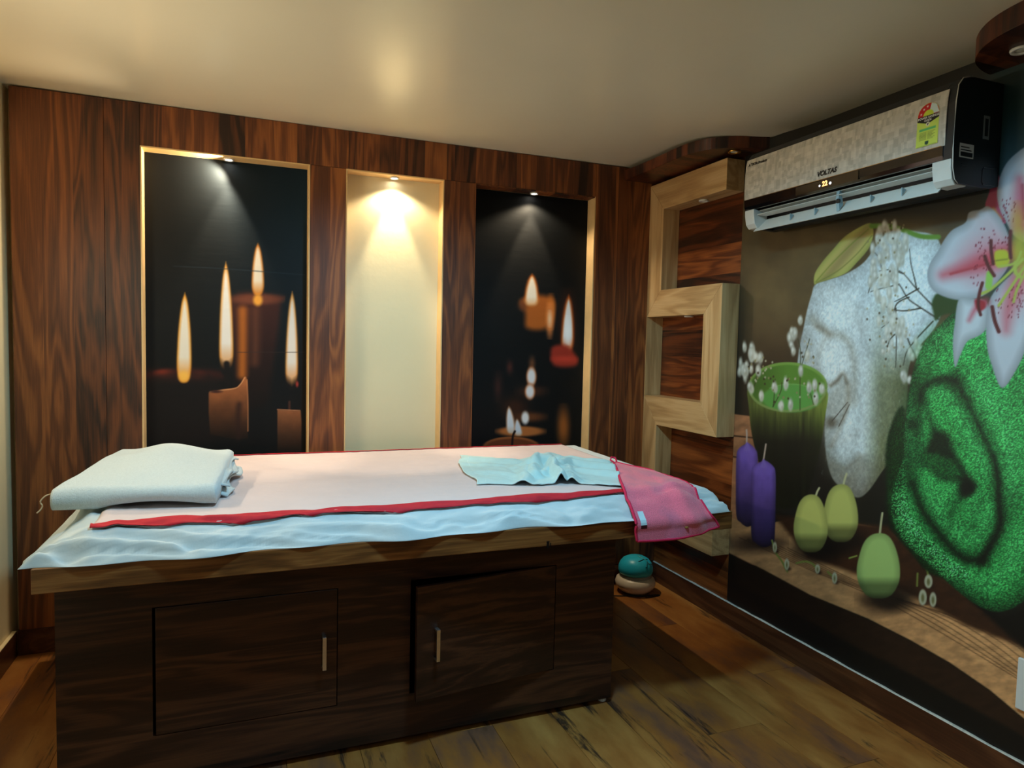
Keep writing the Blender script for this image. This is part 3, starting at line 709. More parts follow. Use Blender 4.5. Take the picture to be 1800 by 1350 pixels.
    c.stroke(q4([(408, 505), (440, 522), (468, 540)]), (132, 122, 106), 1.8, 7, .6); c.stroke(q4([(470, 775), (500, 750), (524, 722), (540, 760)]), (96, 84, 66), 1.6, 5, .8); c.stroke(q4([(545, 770), (546, 850), (520, 930)]), (150, 142, 126), 2.2, 8, .6)
    for pts, w_, col_, al in (([(345, 560), (370, 640), (400, 720)], 8, (160, 166, 166), .6), ([(640, 330), (600, 470), (640, 620)], 10, (172, 184, 190), .5), ([(470, 340), (560, 400), (600, 520)], 8, (228, 238, 240), .6), ([(440, 600), (480, 580), (530, 640), (540, 700)], 6, (226, 234, 236), .6), ([(450, 980), (520, 1020), (560, 1000)], 8, (216, 222, 222), .6), ([(420, 960), (440, 1060), (470, 1160)], 6, (110, 106, 88), .6), ([(700, 420), (690, 620), (700, 800), (680, 960)], 12, (140, 150, 132), .5), ([(610, 1130), (560, 1200), (520, 1180)], 7, (130, 122, 100), .6)): c.stroke(q4(pts), col_, w_, 20, al)
    for _ in range(900):
        x_ = rw.uniform(350, 800); y_ = rw.uniform(120, 1180); p_ = p4(x_, y_)
        if rw.random() < .5: c.stroke([p_, (p_[0] + rw.uniform(-2, 2), p_[1] + rw.uniform(3, 7))], rw.choice([(150, 160, 164), (232, 242, 246)]), .6, 1.0, .16 if x_ > 420 and y_ > 330 else .0, smooth=False)
    wbody = q4([(398, 312), (380, 360), (360, 430), (342, 520), (322, 620), (320, 720), (380, 800), (440, 860), (440, 1000), (450, 1110), (478, 1200), (530, 1250), (590, 1285), (640, 1255), (700, 1170), (760, 1080), (800, 950), (820, 800), (825, 690), (870, 600), (960, 480), (1000, 300), (960, 110), (860, 70), (740, 70), (680, 130), (620, 210), (540, 262), (460, 290)])
    c.polymul(wbody, lambda u, v, c0: c0 * (.86 + .16 * vnoise(u * .30 + 2 * vnoise(u * .06, v * .06), v * .20) + .12 * vnoise(u * .75, v * .45))[:, None])
    # lily bud
    def bud(u, v, d, kk):
        r = .5 + .5 * np.sin((u * .75 + v * .62) * .22)
        return kk * (.86 + .2 * r)[:, None] + np.clip(d / 14, 0, 1)[:, None] * np.array([16, -4, 14])
    c.poly(q4([(393, 310), (396, 262), (430, 208), (480, 150), (530, 95), (600, 50), (648, 32), (662, 62), (660, 98), (640, 150), (592, 207), (540, 258), (470, 286), (412, 304)]), (174, 178, 92), 1.4, shade=bud)
    c.stroke(q4([(400, 300), (470, 220), (560, 130), (640, 60)]), (122, 140, 50), 1, 1.6, .8); c.stroke(q4([(405, 302), (500, 250), (590, 170), (655, 90)]), (120, 124, 58), .8, 1.4, .8)
    c.stroke(q4([(655, 45), (720, 45), (790, 60), (880, 92), (960, 95)]), (104, 150, 52), 4.2, 2)
    # sprigs of baby's breath
    br_ = (48, 46, 34)
    for pts in ([(960, 470), (870, 412), (820, 375), (780, 312), (712, 262), (690, 195), (668, 165)], [(935, 410), (858, 330), (800, 262), (760, 242)], [(860, 332), (852, 290), (835, 220), (828, 150)], [(880, 420), (800, 432), (735, 420), (690, 392)],
                [(825, 370), (770, 400), (745, 470), (700, 510)], [(770, 310), (775, 200), (770, 120)], [(712, 262), (660, 300), (640, 350)], [(765, 420), (768, 560), (765, 690)], [(760, 540), (735, 570), (725, 620)], [(935, 480), (860, 560), (815, 620), (800, 680)], [(820, 560), (840, 610), (860, 640)], [(780, 312), (700, 330), (650, 345)], [(800, 262), (740, 245), (690, 250)], [(870, 330), (800, 370), (760, 390)]):
        c.stroke(q4(pts), br_, .9, 1.1, .95, taper=(1.5, .6))
    rb = random.Random(5)
    def blossoms(n_, cx_, cy_, rx_, ry_, sc=1.0):
        for _ in range(n_):
            a = rb.random() * 6.28; r = math.sqrt(rb.random())
            x, y = p4(cx_ + rx_ * r * math.cos(a), cy_ + ry_ * r * math.sin(a))
            w = (3.2 + 1.8 * rb.random()) * sc; h = (7.5 + 5 * rb.random()) * sc; b0 = rb.uniform(.86, 1.05)
            c.ell((x, y), w, h, (208 * b0, 210 * b0, 198 * b0), 2.6, .95); c.ell((x + rb.uniform(-2, 2), y + rb.uniform(-3, 3)), w * .9, h * .7, (218 * b0, 220 * b0, 210 * b0), 2.4, .8); c.ell((x - w * .25, y - h * .25), w * .5, h * .45, (238, 240, 234), 1.8, .9); c.ell((x + w * .3, y + h * .4), w * .4, h * .3, (176, 168, 146), 1.8, .5)
    def buds(n_, cx_, cy_, rx_, ry_):
        for _ in range(n_):
            x, y = p4(cx_ + rx_ * rb.uniform(-1, 1), cy_ + ry_ * rb.uniform(-1, 1)); c.ell((x, y), 1.5, 2.0, rb.choice([(66, 54, 36), (150, 140, 100), (190, 186, 160)]), 1)
    blossoms(30, 750, 130, 95, 95); blossoms(26, 705, 290, 70, 100); blossoms(18, 740, 470, 60, 90); blossoms(9, 835, 600, 50, 80, .9); blossoms(5, 730, 600, 25, 60, .8); blossoms(3, 815, 720, 20, 50, .9)
    buds(40, 740, 330, 110, 260); buds(10, 770, 650, 70, 60); buds(6, 780, 40, 40, 16)
    # green bowl
    def bowl(u, v, d, kk):
        x, y = (u - 1280) / .385, (v - 380) / .385
        st = fbm(u * .16, v * .012, 3); g_ = np.clip(1 - (y - 860) / 210, .18, 1)
        o = kk * (g_ * (.55 + .9 * st))[:, None]
        e_ = np.clip((x - 330) / 110, 0, 1) * np.clip(1 - (y - 880) / 300, 0, 1); return o + e_[:, None] * np.array([26, 32, 8])
    c.poly(q4([(92, 790), (94, 870), (104, 970), (125, 1070), (155, 1170), (185, 1300), (250, 1335), (340, 1310), (385, 1200), (420, 1060), (440, 930), (452, 800), (360, 860), (180, 860)]), (104, 116, 52), 1.5, shade=bowl)
    c.ell(p4(272, 780), 69.5, 43.5, (110, 150, 62), 1.4, shade=lambda x, y, d, kk: kk * (.82 + .35 * np.clip(-y, 0, 1) + .15 * np.clip(x, 0, 1))[:, None])
    c.ell(p4(272, 782), 65, 39.5, (96, 144, 52), 1.6, shade=lambda x, y, d, kk: kk * (1.0 - .3 * np.clip(x * -1, 0, 1) + .18 * np.clip(y, 0, 1))[:, None])
    c.ell(p4(290, 832), 52, 24.5, (98, 168, 78), 2.0, .9); c.stroke(q4([(190, 785), (260, 768), (340, 772), (400, 800)]), (140, 196, 112), .9, 1.4, .7)
    th = np.linspace(.12, math.pi - .12, 14); c.stroke([p4(272 + 176 * math.cos(a), 780 + 110 * math.sin(a)) for a in th], (140, 162, 92), 2.0, 1.6, .9)
    th = np.linspace(math.pi, 2 * math.pi, 14); c.stroke([p4(272 + 176 * math.cos(a), 780 + 110 * math.sin(a)) for a in th], (132, 168, 84), 1.2, 1.4, .8)
    for pts in ([(328, 885), (328, 780), (330, 620), (318, 560)], [(205, 870), (210, 820), (215, 745)], [(205, 870), (240, 800), (245, 760)], [(390, 860), (370, 790)], [(110, 800), (130, 720), (100, 600)], [(110, 780), (70, 700)], [(330, 700), (360, 600), (372, 560)]): c.stroke(q4(pts), (58, 62, 34), .7, 1, .9)
    blossoms(13, 105, 640, 55, 85, .9); blossoms(6, 70, 700, 25, 45, .9); blossoms(7, 300, 570, 28, 60, .85); blossoms(2, 330, 480, 6, 12, .8)
    for x, y in ((102, 780), (155, 820), (210, 780), (265, 765), (240, 865), (282, 862), (370, 780), (400, 830), (430, 785), (330, 710), (362, 640), (395, 770)): blossoms(2, x, y, 6, 8, .85)
    buds(26, 150, 690, 60, 90); buds(20, 300, 800, 120, 60); buds(10, 360, 620, 40, 60)
    # violet pillar candles
    def violet(top, bot):
        return lambda u, v, d, kk: kk * (np.clip(1.08 - ((v - top) / (bot - top)) * .8, .25, 1.1) * (.9 + .2 * fbm(u * .1, v * .05)) * (.72 + .32 * np.clip(d / 8, 0, 1)))[:, None]
    def pillar(x0_, x1_, top, bot, wick):
        m_ = (x0_ + x1_) / 2
        c.stroke([(m_ - 1, top + 6), (m_ + wick[0] * .5, top - 12), (m_ + wick[0], wick[1])], (196, 176, 164), 1.5, 1.2)
        c.poly([(x0_, top + 26), (x0_ + 4, top + 12), (m_ - 4, top + 4), (m_ + 3, top + 2), (x1_ - 5, top + 12), (x1_, top + 26), (x1_, (top + bot) / 2), (x1_ - 2, bot - 14), (x1_ - 8, bot - 3), (m_, bot + 2), (x0_ + 8, bot - 5), (x0_, bot - 18), (x0_ - 1, (top + bot) / 2)], (128, 98, 206), 1.4, shade=violet(top, bot))
        c.ell((m_, top + 18), (x1_ - x0_) * .4, 9, (122, 96, 196), 4, .6); c.poly([(m_ - 5, top + 14), (m_, top), (m_ + 5, top + 14)], (132, 108, 204), 2)
    c.ell((1330, 955), 46, 14, (34, 22, 20), 10, .8)
    pillar(1294.5, 1332, 777, 924, (-1, 756)); pillar(1321, 1363.5, 807, 960, (4, 781))
    # three egg candles with their printed cast shadow
    for sx_, sy_, a1, b1 in ((1440, 965, 40, 22), (1490, 950, 34, 20), (1562, 1052, 46, 24)): c.ell((sx_, sy_), a1, b1, (22, 15, 12), 14, .9)
    def egg(cx_, top, bot, w, col, wk):
        h = bot - top
        pts = [(cx_ - w * x, top + h * y) for x, y in ((0, 0), (.42, .05), (.72, .18), (.94, .42), (1, .6), (.9, .78), (.62, .93), (.3, .99))] + [(cx_ + w * x, top + h * y) for x, y in ((0, 1), (.35, .99), (.68, .92), (.95, .75), (1, .56), (.9, .34), (.68, .14), (.4, .03))]
        def sh(u, v, d, kk):
            tt = np.clip((v - top) / h, 0, 1); b_ = np.clip((tt - .66) / .14, 0, 1)
            o = kk * (.86 + .2 * np.clip(d / 12, 0, 1))[:, None]; o = o * (1 - .42 * b_[:, None]); return o * (1 - .35 * np.clip((tt - .9) / .1, 0, 1))[:, None]
        c.stroke([(wk[0], wk[1]), ((wk[0] + cx_ + wk[2]) / 2, (wk[1] + top) / 2 + 1), (cx_ + wk[2], top + 6)], (206, 206, 160), 1.8, 1.2)
        c.poly(pts, col, 1.4, shade=sh)
    egg(1477.5, 851, 953, 31, (196, 202, 112), (1488, 833, 4)); egg(1425, 869, 971, 30, (200, 204, 112), (1440, 858, 8)); egg(1544, 937, 1052, 38, (172, 208, 122), (1551, 902, 2))
    c.stroke([(1493, 981), (1506, 977)], (150, 170, 80), 1.3, 1)
    # snowdrop heads on the board
    for pts in ([(1357, 950), (1364, 972), (1374, 986), (1384, 1005)], [(1400, 990), (1415, 987), (1428, 991), (1437, 1002)], [(1455, 1005), (1462, 1012)], [(1612, 1030), (1613, 1008)], [(1632, 1012), (1628, 998)]): c.stroke(pts, (128, 140, 66), 1.6, 1.1)
    for x, y, w, h in ((1362, 962, 3.6, 9), (1383, 992, 4, 10), (1437, 1000, 4.2, 8), (1467, 1016, 4.4, 10), (1632, 1022, 7, 12), (1622, 1050, 7, 14), (1640, 1054, 6, 13)):
        c.ell((x + 3, y + h * .8), w, 3, (40, 24, 18), 3, .8); c.ell((x, y), w, h, (196, 198, 170), 1.3); c.ell((x, y + 1), w * .4, h * .5, (112, 108, 60), 1.6, .85)
    # folded green towel with loops
    def gt(u, v, d, kk):
        return kk * ((.42 + .58 * np.clip(d / 40, 0, 1)) * (.86 + .30 * (fbm(u * .02, v * .02, 3))))[:, None]
    def pile(u, v, c0):
        th_ = 1.1 + 1.9 * (vnoise(u * .02 + 3, v * .02) - .5) * 2; a_ = u * np.cos(th_) + v * np.sin(th_); b_ = -u * np.sin(th_) + v * np.cos(th_)
        l1 = vnoise(b_ * .30, a_ * .13); l2 = vnoise(b_ * .62 + 31, a_ * .27 + 3)
        tx = .58 + .62 * np.clip(l1 * 1.7 - .35, 0, 1) + .24 * l2
        return c0 * tx[:, None] + (np.clip(tx - 1.02, 0, 1) * np.clip(c0[:, 1] / 150, 0, 1) * 95)[:, None] * np.array([.7, .85, .62])
    back_ = [(1560, 770), (1590, 720), (1600, 900), (1700, 1010), (1640, 1010), (1600, 970), (1566, 925), (1558, 870)]
    body_ = [(1690, 540), (1652, 572), (1624, 604), (1606, 648), (1596, 700), (1590, 760), (1588, 800), (1576, 840), (1566, 882), (1572, 922), (1592, 955), (1626, 985), (1660, 1018), (1700, 1052), (1735, 1072), (1766, 1074), (1800, 1056), (1860, 1000), (1930, 900), (1950, 700), (1940, 480), (1850, 480), (1760, 520)]
    c.poly(back_, (22, 84, 30), 4, shade=gt); c.poly(body_, (50, 160, 76), 1.6, shade=gt)
    q3 = lambda pts: [(1540 + .3407 * x, 640 + .3407 * y) for x, y in pts]
    dk = (7, 28, 13)
    # lit crowns of the rolls, then soft hollows, then the narrow dark creases
    for pts, w_, al in (([(290, 130), (380, 150), (450, 260), (510, 400), (580, 540)], 11, .5), ([(185, 180), (180, 330), (190, 470)], 6, .35), ([(245, 220), (238, 330), (236, 430)], 5, .4), ([(240, 640), (330, 780), (430, 880), (530, 880), (580, 760)], 12, .45), ([(130, 700), (200, 850), (330, 990), (450, 1080), (560, 1130), (680, 1040), (740, 900)], 13, .42), ([(540, 120), (640, 300), (690, 480), (700, 640)], 20, .45), ([(330, 690), (400, 640)], 7, .3), ([(500, 760), (520, 690)], 5, .35), ([(250, -60), (330, -150), (420, -120)], 16, .4)):
        c.stroke(q3(pts), (84, 206, 112), w_, 24, al)
    for pts, w_, al in (([(228, 190), (236, 128), (290, 90), (400, 92)], 9, .85), ([(405, 95), (470, 200), (520, 300), (600, 470), (628, 600), (640, 800), (560, 1000)], 9, .8), ([(190, 610), (260, 790), (400, 960), (540, 1010)], 10, .8), ([(222, 170), (212, 400), (224, 500)], 6, .8), ([(165, 520), (175, 620), (90, 600)], 7, .6), ([(420, 40), (445, 140), (430, 190)], 6, .6), ([(385, 800), (420, 700), (440, 650)], 5, .65), ([(485, 850), (520, 760), (545, 700)], 4, .45), ([(640, 820), (690, 760), (740, 640)], 6, .35)):
        c.stroke(q3(pts), (9, 50, 22), w_, 20, al)
    c.stroke(q3([(232, 185), (238, 130), (285, 95), (345, 76), (405, 86)]), dk, 3.4, 8, .95, taper=(.5, 1.2)); c.stroke(q3([(408, 88), (470, 190), (520, 300), (600, 470)]), dk, 1.4, 7, .85)
    c.stroke(q3([(605, 480), (628, 580), (632, 700), (640, 830), (592, 930), (545, 1012)]), (4, 14, 7), 5.0, 9, .95, taper=(.5, 1.3)); c.stroke(q3([(188, 615), (215, 700), (262, 790), (332, 882), (402, 962), (470, 1010), (550, 1012)]), (5, 20, 9), 3.6, 9, .95, taper=(.5, 1.4))
    c.ell((1540 + .3407 * 190, 640 + .3407 * 310), 8, 10, dk, 9, .7)
    c.poly(q3([(272, 245), (300, 325), (370, 362), (400, 440), (470, 560), (522, 625), (500, 660), (440, 690), (425, 610), (350, 600), (280, 545), (240, 492), (262, 420), (285, 350)]), (9, 34, 15), 10)
    c.poly(q3([(236, 470), (290, 462), (400, 500), (440, 580), (350, 580), (270, 530)]), (24, 96, 42), 6, alpha=.85); c.ell((1540 + .3407 * 470, 640 + .3407 * 640), 12, 14, (4, 12, 7), 8, .9)
    c.polymul(body_, pile); c.polymul(back_, pile, 4)
    # lily
    q2 = lambda pts: [(1560 + .326 * x, 260 + .326 * y) for x, y in pts]; p2 = lambda x, y: (1560 + .326 * x, 260 + .326 * y)
    c.poly(q2([(250, 900), (240, 830), (280, 780), (390, 800), (380, 880), (300, 900), (260, 930)]), (38, 72, 30), 3)
    Lc = np.array(p2(735, 590))
    def petal(u, v, d, kk):
        o = kk * (.80 + .24 * np.clip(d / 16, 0, 1))[:, None]
        r = np.hypot(u - Lc[0], v - Lc[1]); p_ = np.clip(1 - r / 125, 0, 1) * np.clip(d / 20, 0, 1)
        return o * (1 - .55 * p_[:, None]) + np.array([206, 92, 108]) * .55 * p_[:, None]
    c.poly(q2([(720, 330), (900, 60), (1050, 60), (1080, 220), (960, 420), (780, 540)]), (206, 206, 214), 1.6, shade=petal)
    c.poly(q2([(760, 560), (980, 520), (1180, 620), (1080, 760), (900, 760), (780, 680)]), (206, 206, 214), 1.6, shade=petal)
    c.poly(q2([(528, 320), (548, 240), (566, 150), (606, 160), (604, 260), (640, 400), (590, 390)]), (168, 62, 96), 1.6); c.stroke(q2([(570, 330), (606, 380)]), (190, 160, 60), 3, 4, .8)
    c.poly(q2([(215, 700), (226, 630), (268, 562), (308, 492), (350, 442), (420, 402), (440, 348), (500, 332), (545, 315), (605, 372), (645, 450), (668, 540), (650, 640), (595, 720), (530, 788), (460, 815), (380, 820), (300, 800), (240, 762)]), (198, 206, 216), 1.6, shade=petal)
    c.poly(q2([(590, 250), (602, 170), (640, 85), (700, 24), (760, -10), (850, 0), (880, 150), (850, 330), (760, 500), (690, 480), (640, 400), (606, 330)]), (202, 202, 212), 1.6, shade=petal)
    c.poly(q2([(385, 815), (362, 950), (352, 1060), (364, 1182), (392, 1120), (430, 1045), (490, 1015), (528, 980), (548, 900), (530, 825), (450, 812)]), (206, 214, 222), 1.6, shade=petal)
    c.poly(q2([(560, 800), (532, 930), (538, 1080), (568, 1190), (604, 1282), (636, 1286), (680, 1222), (730, 1125), (800, 950), (860, 790), (780, 610), (660, 690)]), (204, 210, 220), 1.6, shade=petal)
    pk = (206, 58, 76)
    c.ell(p2(520, 600), 42, 26, (214, 110, 128), 30, .6, rot=-.3); c.stroke(q2([(680, 560), (560, 600), (440, 640), (300, 685)]), pk, 12, 18, .9, taper=(1.3, .35)); c.stroke(q2([(640, 590), (520, 630), (340, 680)]), (176, 40, 52), 1.6, 3, .8)
    c.stroke(q2([(735, 650), (690, 760), (650, 880), (640, 980)]), (214, 76, 92), 12, 18, .75, taper=(1.3, .4)); c.stroke(q2([(720, 420), (716, 300), (712, 170)]), (206, 66, 96), 9, 16, .8, taper=(1.4, .4)); c.stroke(q2([(735, 380), (728, 200)]), (168, 34, 60), 2, 4, .7)
    c.stroke(q2([(530, 830), (480, 860), (440, 930)]), (200, 62, 84), 5, 8, .8, taper=(1.2, .3)); c.poly(q2([(470, 820), (520, 825), (528, 860), (490, 880)]), (170, 36, 50), 3)
    for _ in range(150):
        w = rb.choice(((560, 520, 90, 90), (500, 680, 60, 60), (660, 330, 40, 70), (650, 850, 80, 90), (700, 800, 50, 70), (560, 560, 100, 60)))
        x, y = p2(w[0] + w[2] * rb.uniform(-1, 1), w[1] + w[3] * rb.uniform(-1, 1)); c.ell((x, y), 1.1, 1.7, (126, 22, 44), .9, .85)
    c.ell(p2(715, 560), 15, 34, (186, 184, 50), 10, .9); c.ell(p2(705, 400), 10, 26, (196, 176, 50), 12, .7)
    c.poly(q2([(580, 560), (640, 552), (660, 600), (640, 636), (585, 636)]), (196, 196, 44), 3); c.stroke(q2([(585, 608), (645, 600)]), (110, 110, 30), 1, 2, .8)
    for pts, w in (([(730, 600), (640, 690), (560, 760), (510, 785)], 2.6), ([(740, 640), (660, 760), (600, 850)], 2.4), ([(720, 560), (690, 620), (600, 640)], 2.2), ([(760, 640), (700, 760), (680, 830)], 2.2), ([(690, 620), (690, 670), (716, 695)], 3.2)): c.stroke(q2(pts), (184, 196, 80), w, 2)
    c.stroke(q2([(552, 680), (545, 745)]), (150, 206, 84), 6, 2.5)
    for pts, w in (([(664, 450), (660, 520), (664, 592)], 3.2), ([(558, 500), (560, 560), (570, 625)], 3.0), ([(525, 585), (545, 640), (575, 688)], 3.2), ([(512, 728), (495, 790), (490, 850), (502, 900)], 2.8), ([(565, 858), (578, 930), (600, 990)], 3.4)): c.stroke(q2(pts), (92, 24, 30), w, 1.6)
    return c
YM0 = 0.56
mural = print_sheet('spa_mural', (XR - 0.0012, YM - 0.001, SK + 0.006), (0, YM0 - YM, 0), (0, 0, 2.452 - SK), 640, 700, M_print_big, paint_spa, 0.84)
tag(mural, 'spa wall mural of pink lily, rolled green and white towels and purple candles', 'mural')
ms = mural.modifiers.new('solid', 'SOLIDIFY'); ms.thickness = 0.0008; ms.offset = -1


# ------------------------------------------------------------------ air conditioner
def panel_mat():
    m, nt, b = new_mat('woven_silver_panel'); N = nt.nodes; Lk = nt.links
    tc = N.new('ShaderNodeTexCoord')
    def blocks(sc, seed):
        mp = N.new('ShaderNodeMapping'); mp.inputs['Scale'].default_value = sc; mp.inputs['Location'].default_value = seed; Lk.new(tc.outputs['Object'], mp.inputs['Vector'])
        fl = N.new('ShaderNodeVectorMath'); fl.operation = 'FLOOR'; Lk.new(mp.outputs[0], fl.inputs[0])
        wn = N.new('ShaderNodeTexWhiteNoise'); wn.noise_dimensions = '3D'; Lk.new(fl.outputs[0], wn.inputs['Vector']); return wn.outputs['Value']
    a = blocks((0.001, 55, 70), (0.5, 0, 0)); c = blocks((0.001, 90, 38), (0.5, 3.3, 1.7))
    ad = N.new('ShaderNodeMath'); ad.operation = 'ADD'; Lk.new(a, ad.inputs[0]); Lk.new(c, ad.inputs[1])
    r = N.new('ShaderNodeValToRGB'); r.color_ramp.elements[0].position = 0.2; r.color_ramp.elements[1].position = 1.0
    r.color_ramp.elements[0].color = srgb(178, 174, 164); r.color_ramp.elements[1].color = srgb(214, 209, 198)
    hv = N.new('ShaderNodeMath'); hv.operation = 'MULTIPLY'; hv.inputs[1].default_value = 0.5; Lk.new(ad.outputs[0], hv.inputs[0])
    Lk.new(hv.outputs[0], r.inputs['Fac']); Lk.new(r.outputs['Color'], b.inputs['Base Color'])
    b.inputs['Roughness'].default_value = 0.22; b.inputs['Coat Weight'].default_value = 0.4
    return m
M_ac_panel = panel_mat()
M_ac_dark = plain('graphite_plastic', srgb(26, 30, 34), 0.38, noise=0.08)
M_ac_gloss = plain('gloss_black_strip', srgb(10, 10, 11), 0.08, noise=0.05, coat=0.6)
M_ac_pale = plain('pale_grey_plastic', srgb(206, 206, 200), 0.4, noise=0.03)
M_ac_blue = plain('blue_grey_fin', srgb(140, 166, 176), 0.4, noise=0.03)
M_ink = plain('black_ink', srgb(12, 12, 14), 0.4)
M_amber = bpy.data.materials.new('amber_digits'); M_amber.use_nodes = True
_b = M_amber.node_tree.nodes['Principled BSDF']; _b.inputs['Emission Color'].default_value = (1.0, 0.42, 0.04, 1); _b.inputs['Emission Strength'].default_value = 2.2
M_led_w = bpy.data.materials.new('white_indicator'); M_led_w.use_nodes = True
_b = M_led_w.node_tree.nodes['Principled BSDF']; _b.inputs['Emission Color'].default_value = (0.85, 0.9, 1.0, 1); _b.inputs['Emission Strength'].default_value = 1.2
M_paper = plain('white_paper_label', srgb(214, 220, 218), 0.6, noise=0.03)

Y1, Y0 = 2.552, 1.563
ac = thing('air_conditioner', 'silver and black split air conditioner with open flap, mounted above the mural', 'air conditioner', (XR, (Y0 + Y1) / 2, 1.99))
full = [(XR - 0.0016, 2.338), (2.20, 2.338), (2.150, 2.326), (2.132, 2.303), (2.124, 2.25), (2.122, 2.10), (2.126, 2.04), (2.136, 2.005), (2.152, 1.992), (2.30, 1.988), (XR - 0.0016, 2.0)]
mid = [(XR - 0.0016, 2.338), (2.20, 2.338), (2.150, 2.326), (2.132, 2.303), (2.124, 2.25), (2.122, 2.10), (2.127, 2.074), (2.165, 2.078), (2.235, 2.055), (2.262, 2.02), (2.268, 1.990), (2.30, 1.988), (XR - 0.0016, 2.0)]
MB().prism(mid, 'y', Y0 + 0.038, Y1 - 0.03).build('chassis', M_ac_dark, ac)
side_n = MB().prism(full, 'y', Y0, Y0 + 0.0375).build('end_panel', M_ac_dark, ac, bevel=0.002)
MB().prism(full, 'y', Y1 - 0.0295, Y1 - 0.001).build('end_panel', M_ac_dark, ac, bevel=0.002)
# pale edge line round the near end
MB().tube([(x - 0.0005, Y0 + 0.0005, z) for x, z in [(2.19, 2.3385), (2.150, 2.327), (2.131, 2.303), (2.123, 2.25), (2.121, 2.10), (2.125, 2.04), (2.136, 2.004), (2.152, 1.9915)]], 0.0017, 6).build('edge_line', M_ac_pale, ac, smooth=True)
# front panel (slightly curved), glossy strip below it
pz = [(2.1195, 2.116), (2.1175, 2.16), (2.118, 2.22), (2.1215, 2.27), (2.127, 2.298)]
pan = MB().prism([(x, z) for x, z in pz] + [(x + 0.0045, z) for x, z in pz[::-1]], 'y', Y0 + 0.028, Y1).build('front_panel', M_ac_panel, ac, bevel=0.0012)
MB().prism([(2.1185, 2.1155), (2.1195, 2.085), (2.126, 2.071), (2.136, 2.071), (2.126, 2.1155)], 'y', Y0 + 0.034, Y1 - 0.0005).build('display_strip', M_ac_gloss, ac, bevel=0.001)
MB().box(2.1168, 2.1192, Y0 + 0.04, Y1 - 0.004, 2.1155, 2.1175).build('chrome_line', plain('gold_chrome', srgb(226, 196, 150), 0.2, metal=1.0), pan)
# pale corner caps of the outlet
for ya, yb in ((Y0 + 0.006, Y0 + 0.072), (Y1 - 0.062, Y1 - 0.004)):
    MB().prism([(2.1215, 2.070), (2.1225, 2.045), (2.130, 2.006), (2.146, 1.9875), (2.20, 1.9865), (2.20, 2.06), (2.128, 2.0705)], 'y', ya, yb).build('corner_cap', M_ac_pale, ac, bevel=0.003)
# outlet: dark grille slats, upper vane, lower flap with fins
ya, yb = Y0 + 0.078, Y1 - 0.066
MB().prism([(2.150, 2.062), (2.153, 2.066), (2.21, 2.058), (2.21, 2.054)], 'y', ya, yb).build('vane', M_ac_pale, ac)
MB().prism([(2.138, 2.044), (2.141, 2.048), (2.19, 2.046), (2.19, 2.042)], 'y', ya, yb).build('vane', M_ac_pale, ac)
MB().prism([(2.137, 1.9725), (2.142, 1.9715), (2.20, 2.026), (2.196, 2.030)], 'y', ya - 0.02, yb + 0.02).build('flap', M_ac_pale, ac, bevel=0.0008)
for y in (2.297, 2.163, 1.897, 1.767):
    MB().prism([(2.152, 1.991), (2.150, 2.02), (2.172, 2.014)], 'y', y - 0.002, y + 0.002).build('fin', M_ac_blue, ac)
hb = MB().prism([(2.146, 1.984), (2.138, 2.03), (2.142, 2.062), (2.152, 2.062), (2.165, 2.01)], 'y', 2.032, 2.046).build('hinge_bracket', M_ac_blue, ac, bevel=0.001)
MB().tube([(2.138, 2.036, 2.022), (2.145, 2.036, 2.022)], 0.009, 12).build('pivot', M_ac_dark, hb)
# lettering and display
R_, U_ = (0, -1, 0), (0, 0, 1)
text_mesh('brand_lettering', 'VOLTAS', M_ink, pan, (2.1172, 2.126, 2.126), 0.0265, R_, U_, shear=0.25, bold=0.0012)
text_mesh('brand_lettering', 'A TATA Product', M_ink, pan, (2.1195, 2.533, 2.262), 0.0165, R_, U_, shear=0.1, bold=0.0007)
ds = MB().box(2.1166, 2.1186, 1.925, 2.235, 2.078, 2.112).build('display_window', plain('bronze_window', srgb(54, 40, 26), 0.12, noise=0.1, coat=0.5), ac)
text_mesh('display_digits', '22', M_amber, ds, (2.1160, 2.095, 2.083), 0.026, R_, U_, bold=0.0012)
for yy in (2.108, 2.055):
    MB().tube([(2.1166, yy, 2.0925), (2.1158, yy, 2.0925)], 0.0055 if yy < 2.06 else 0.0045, 12).build('indicator', M_led_w, ds)
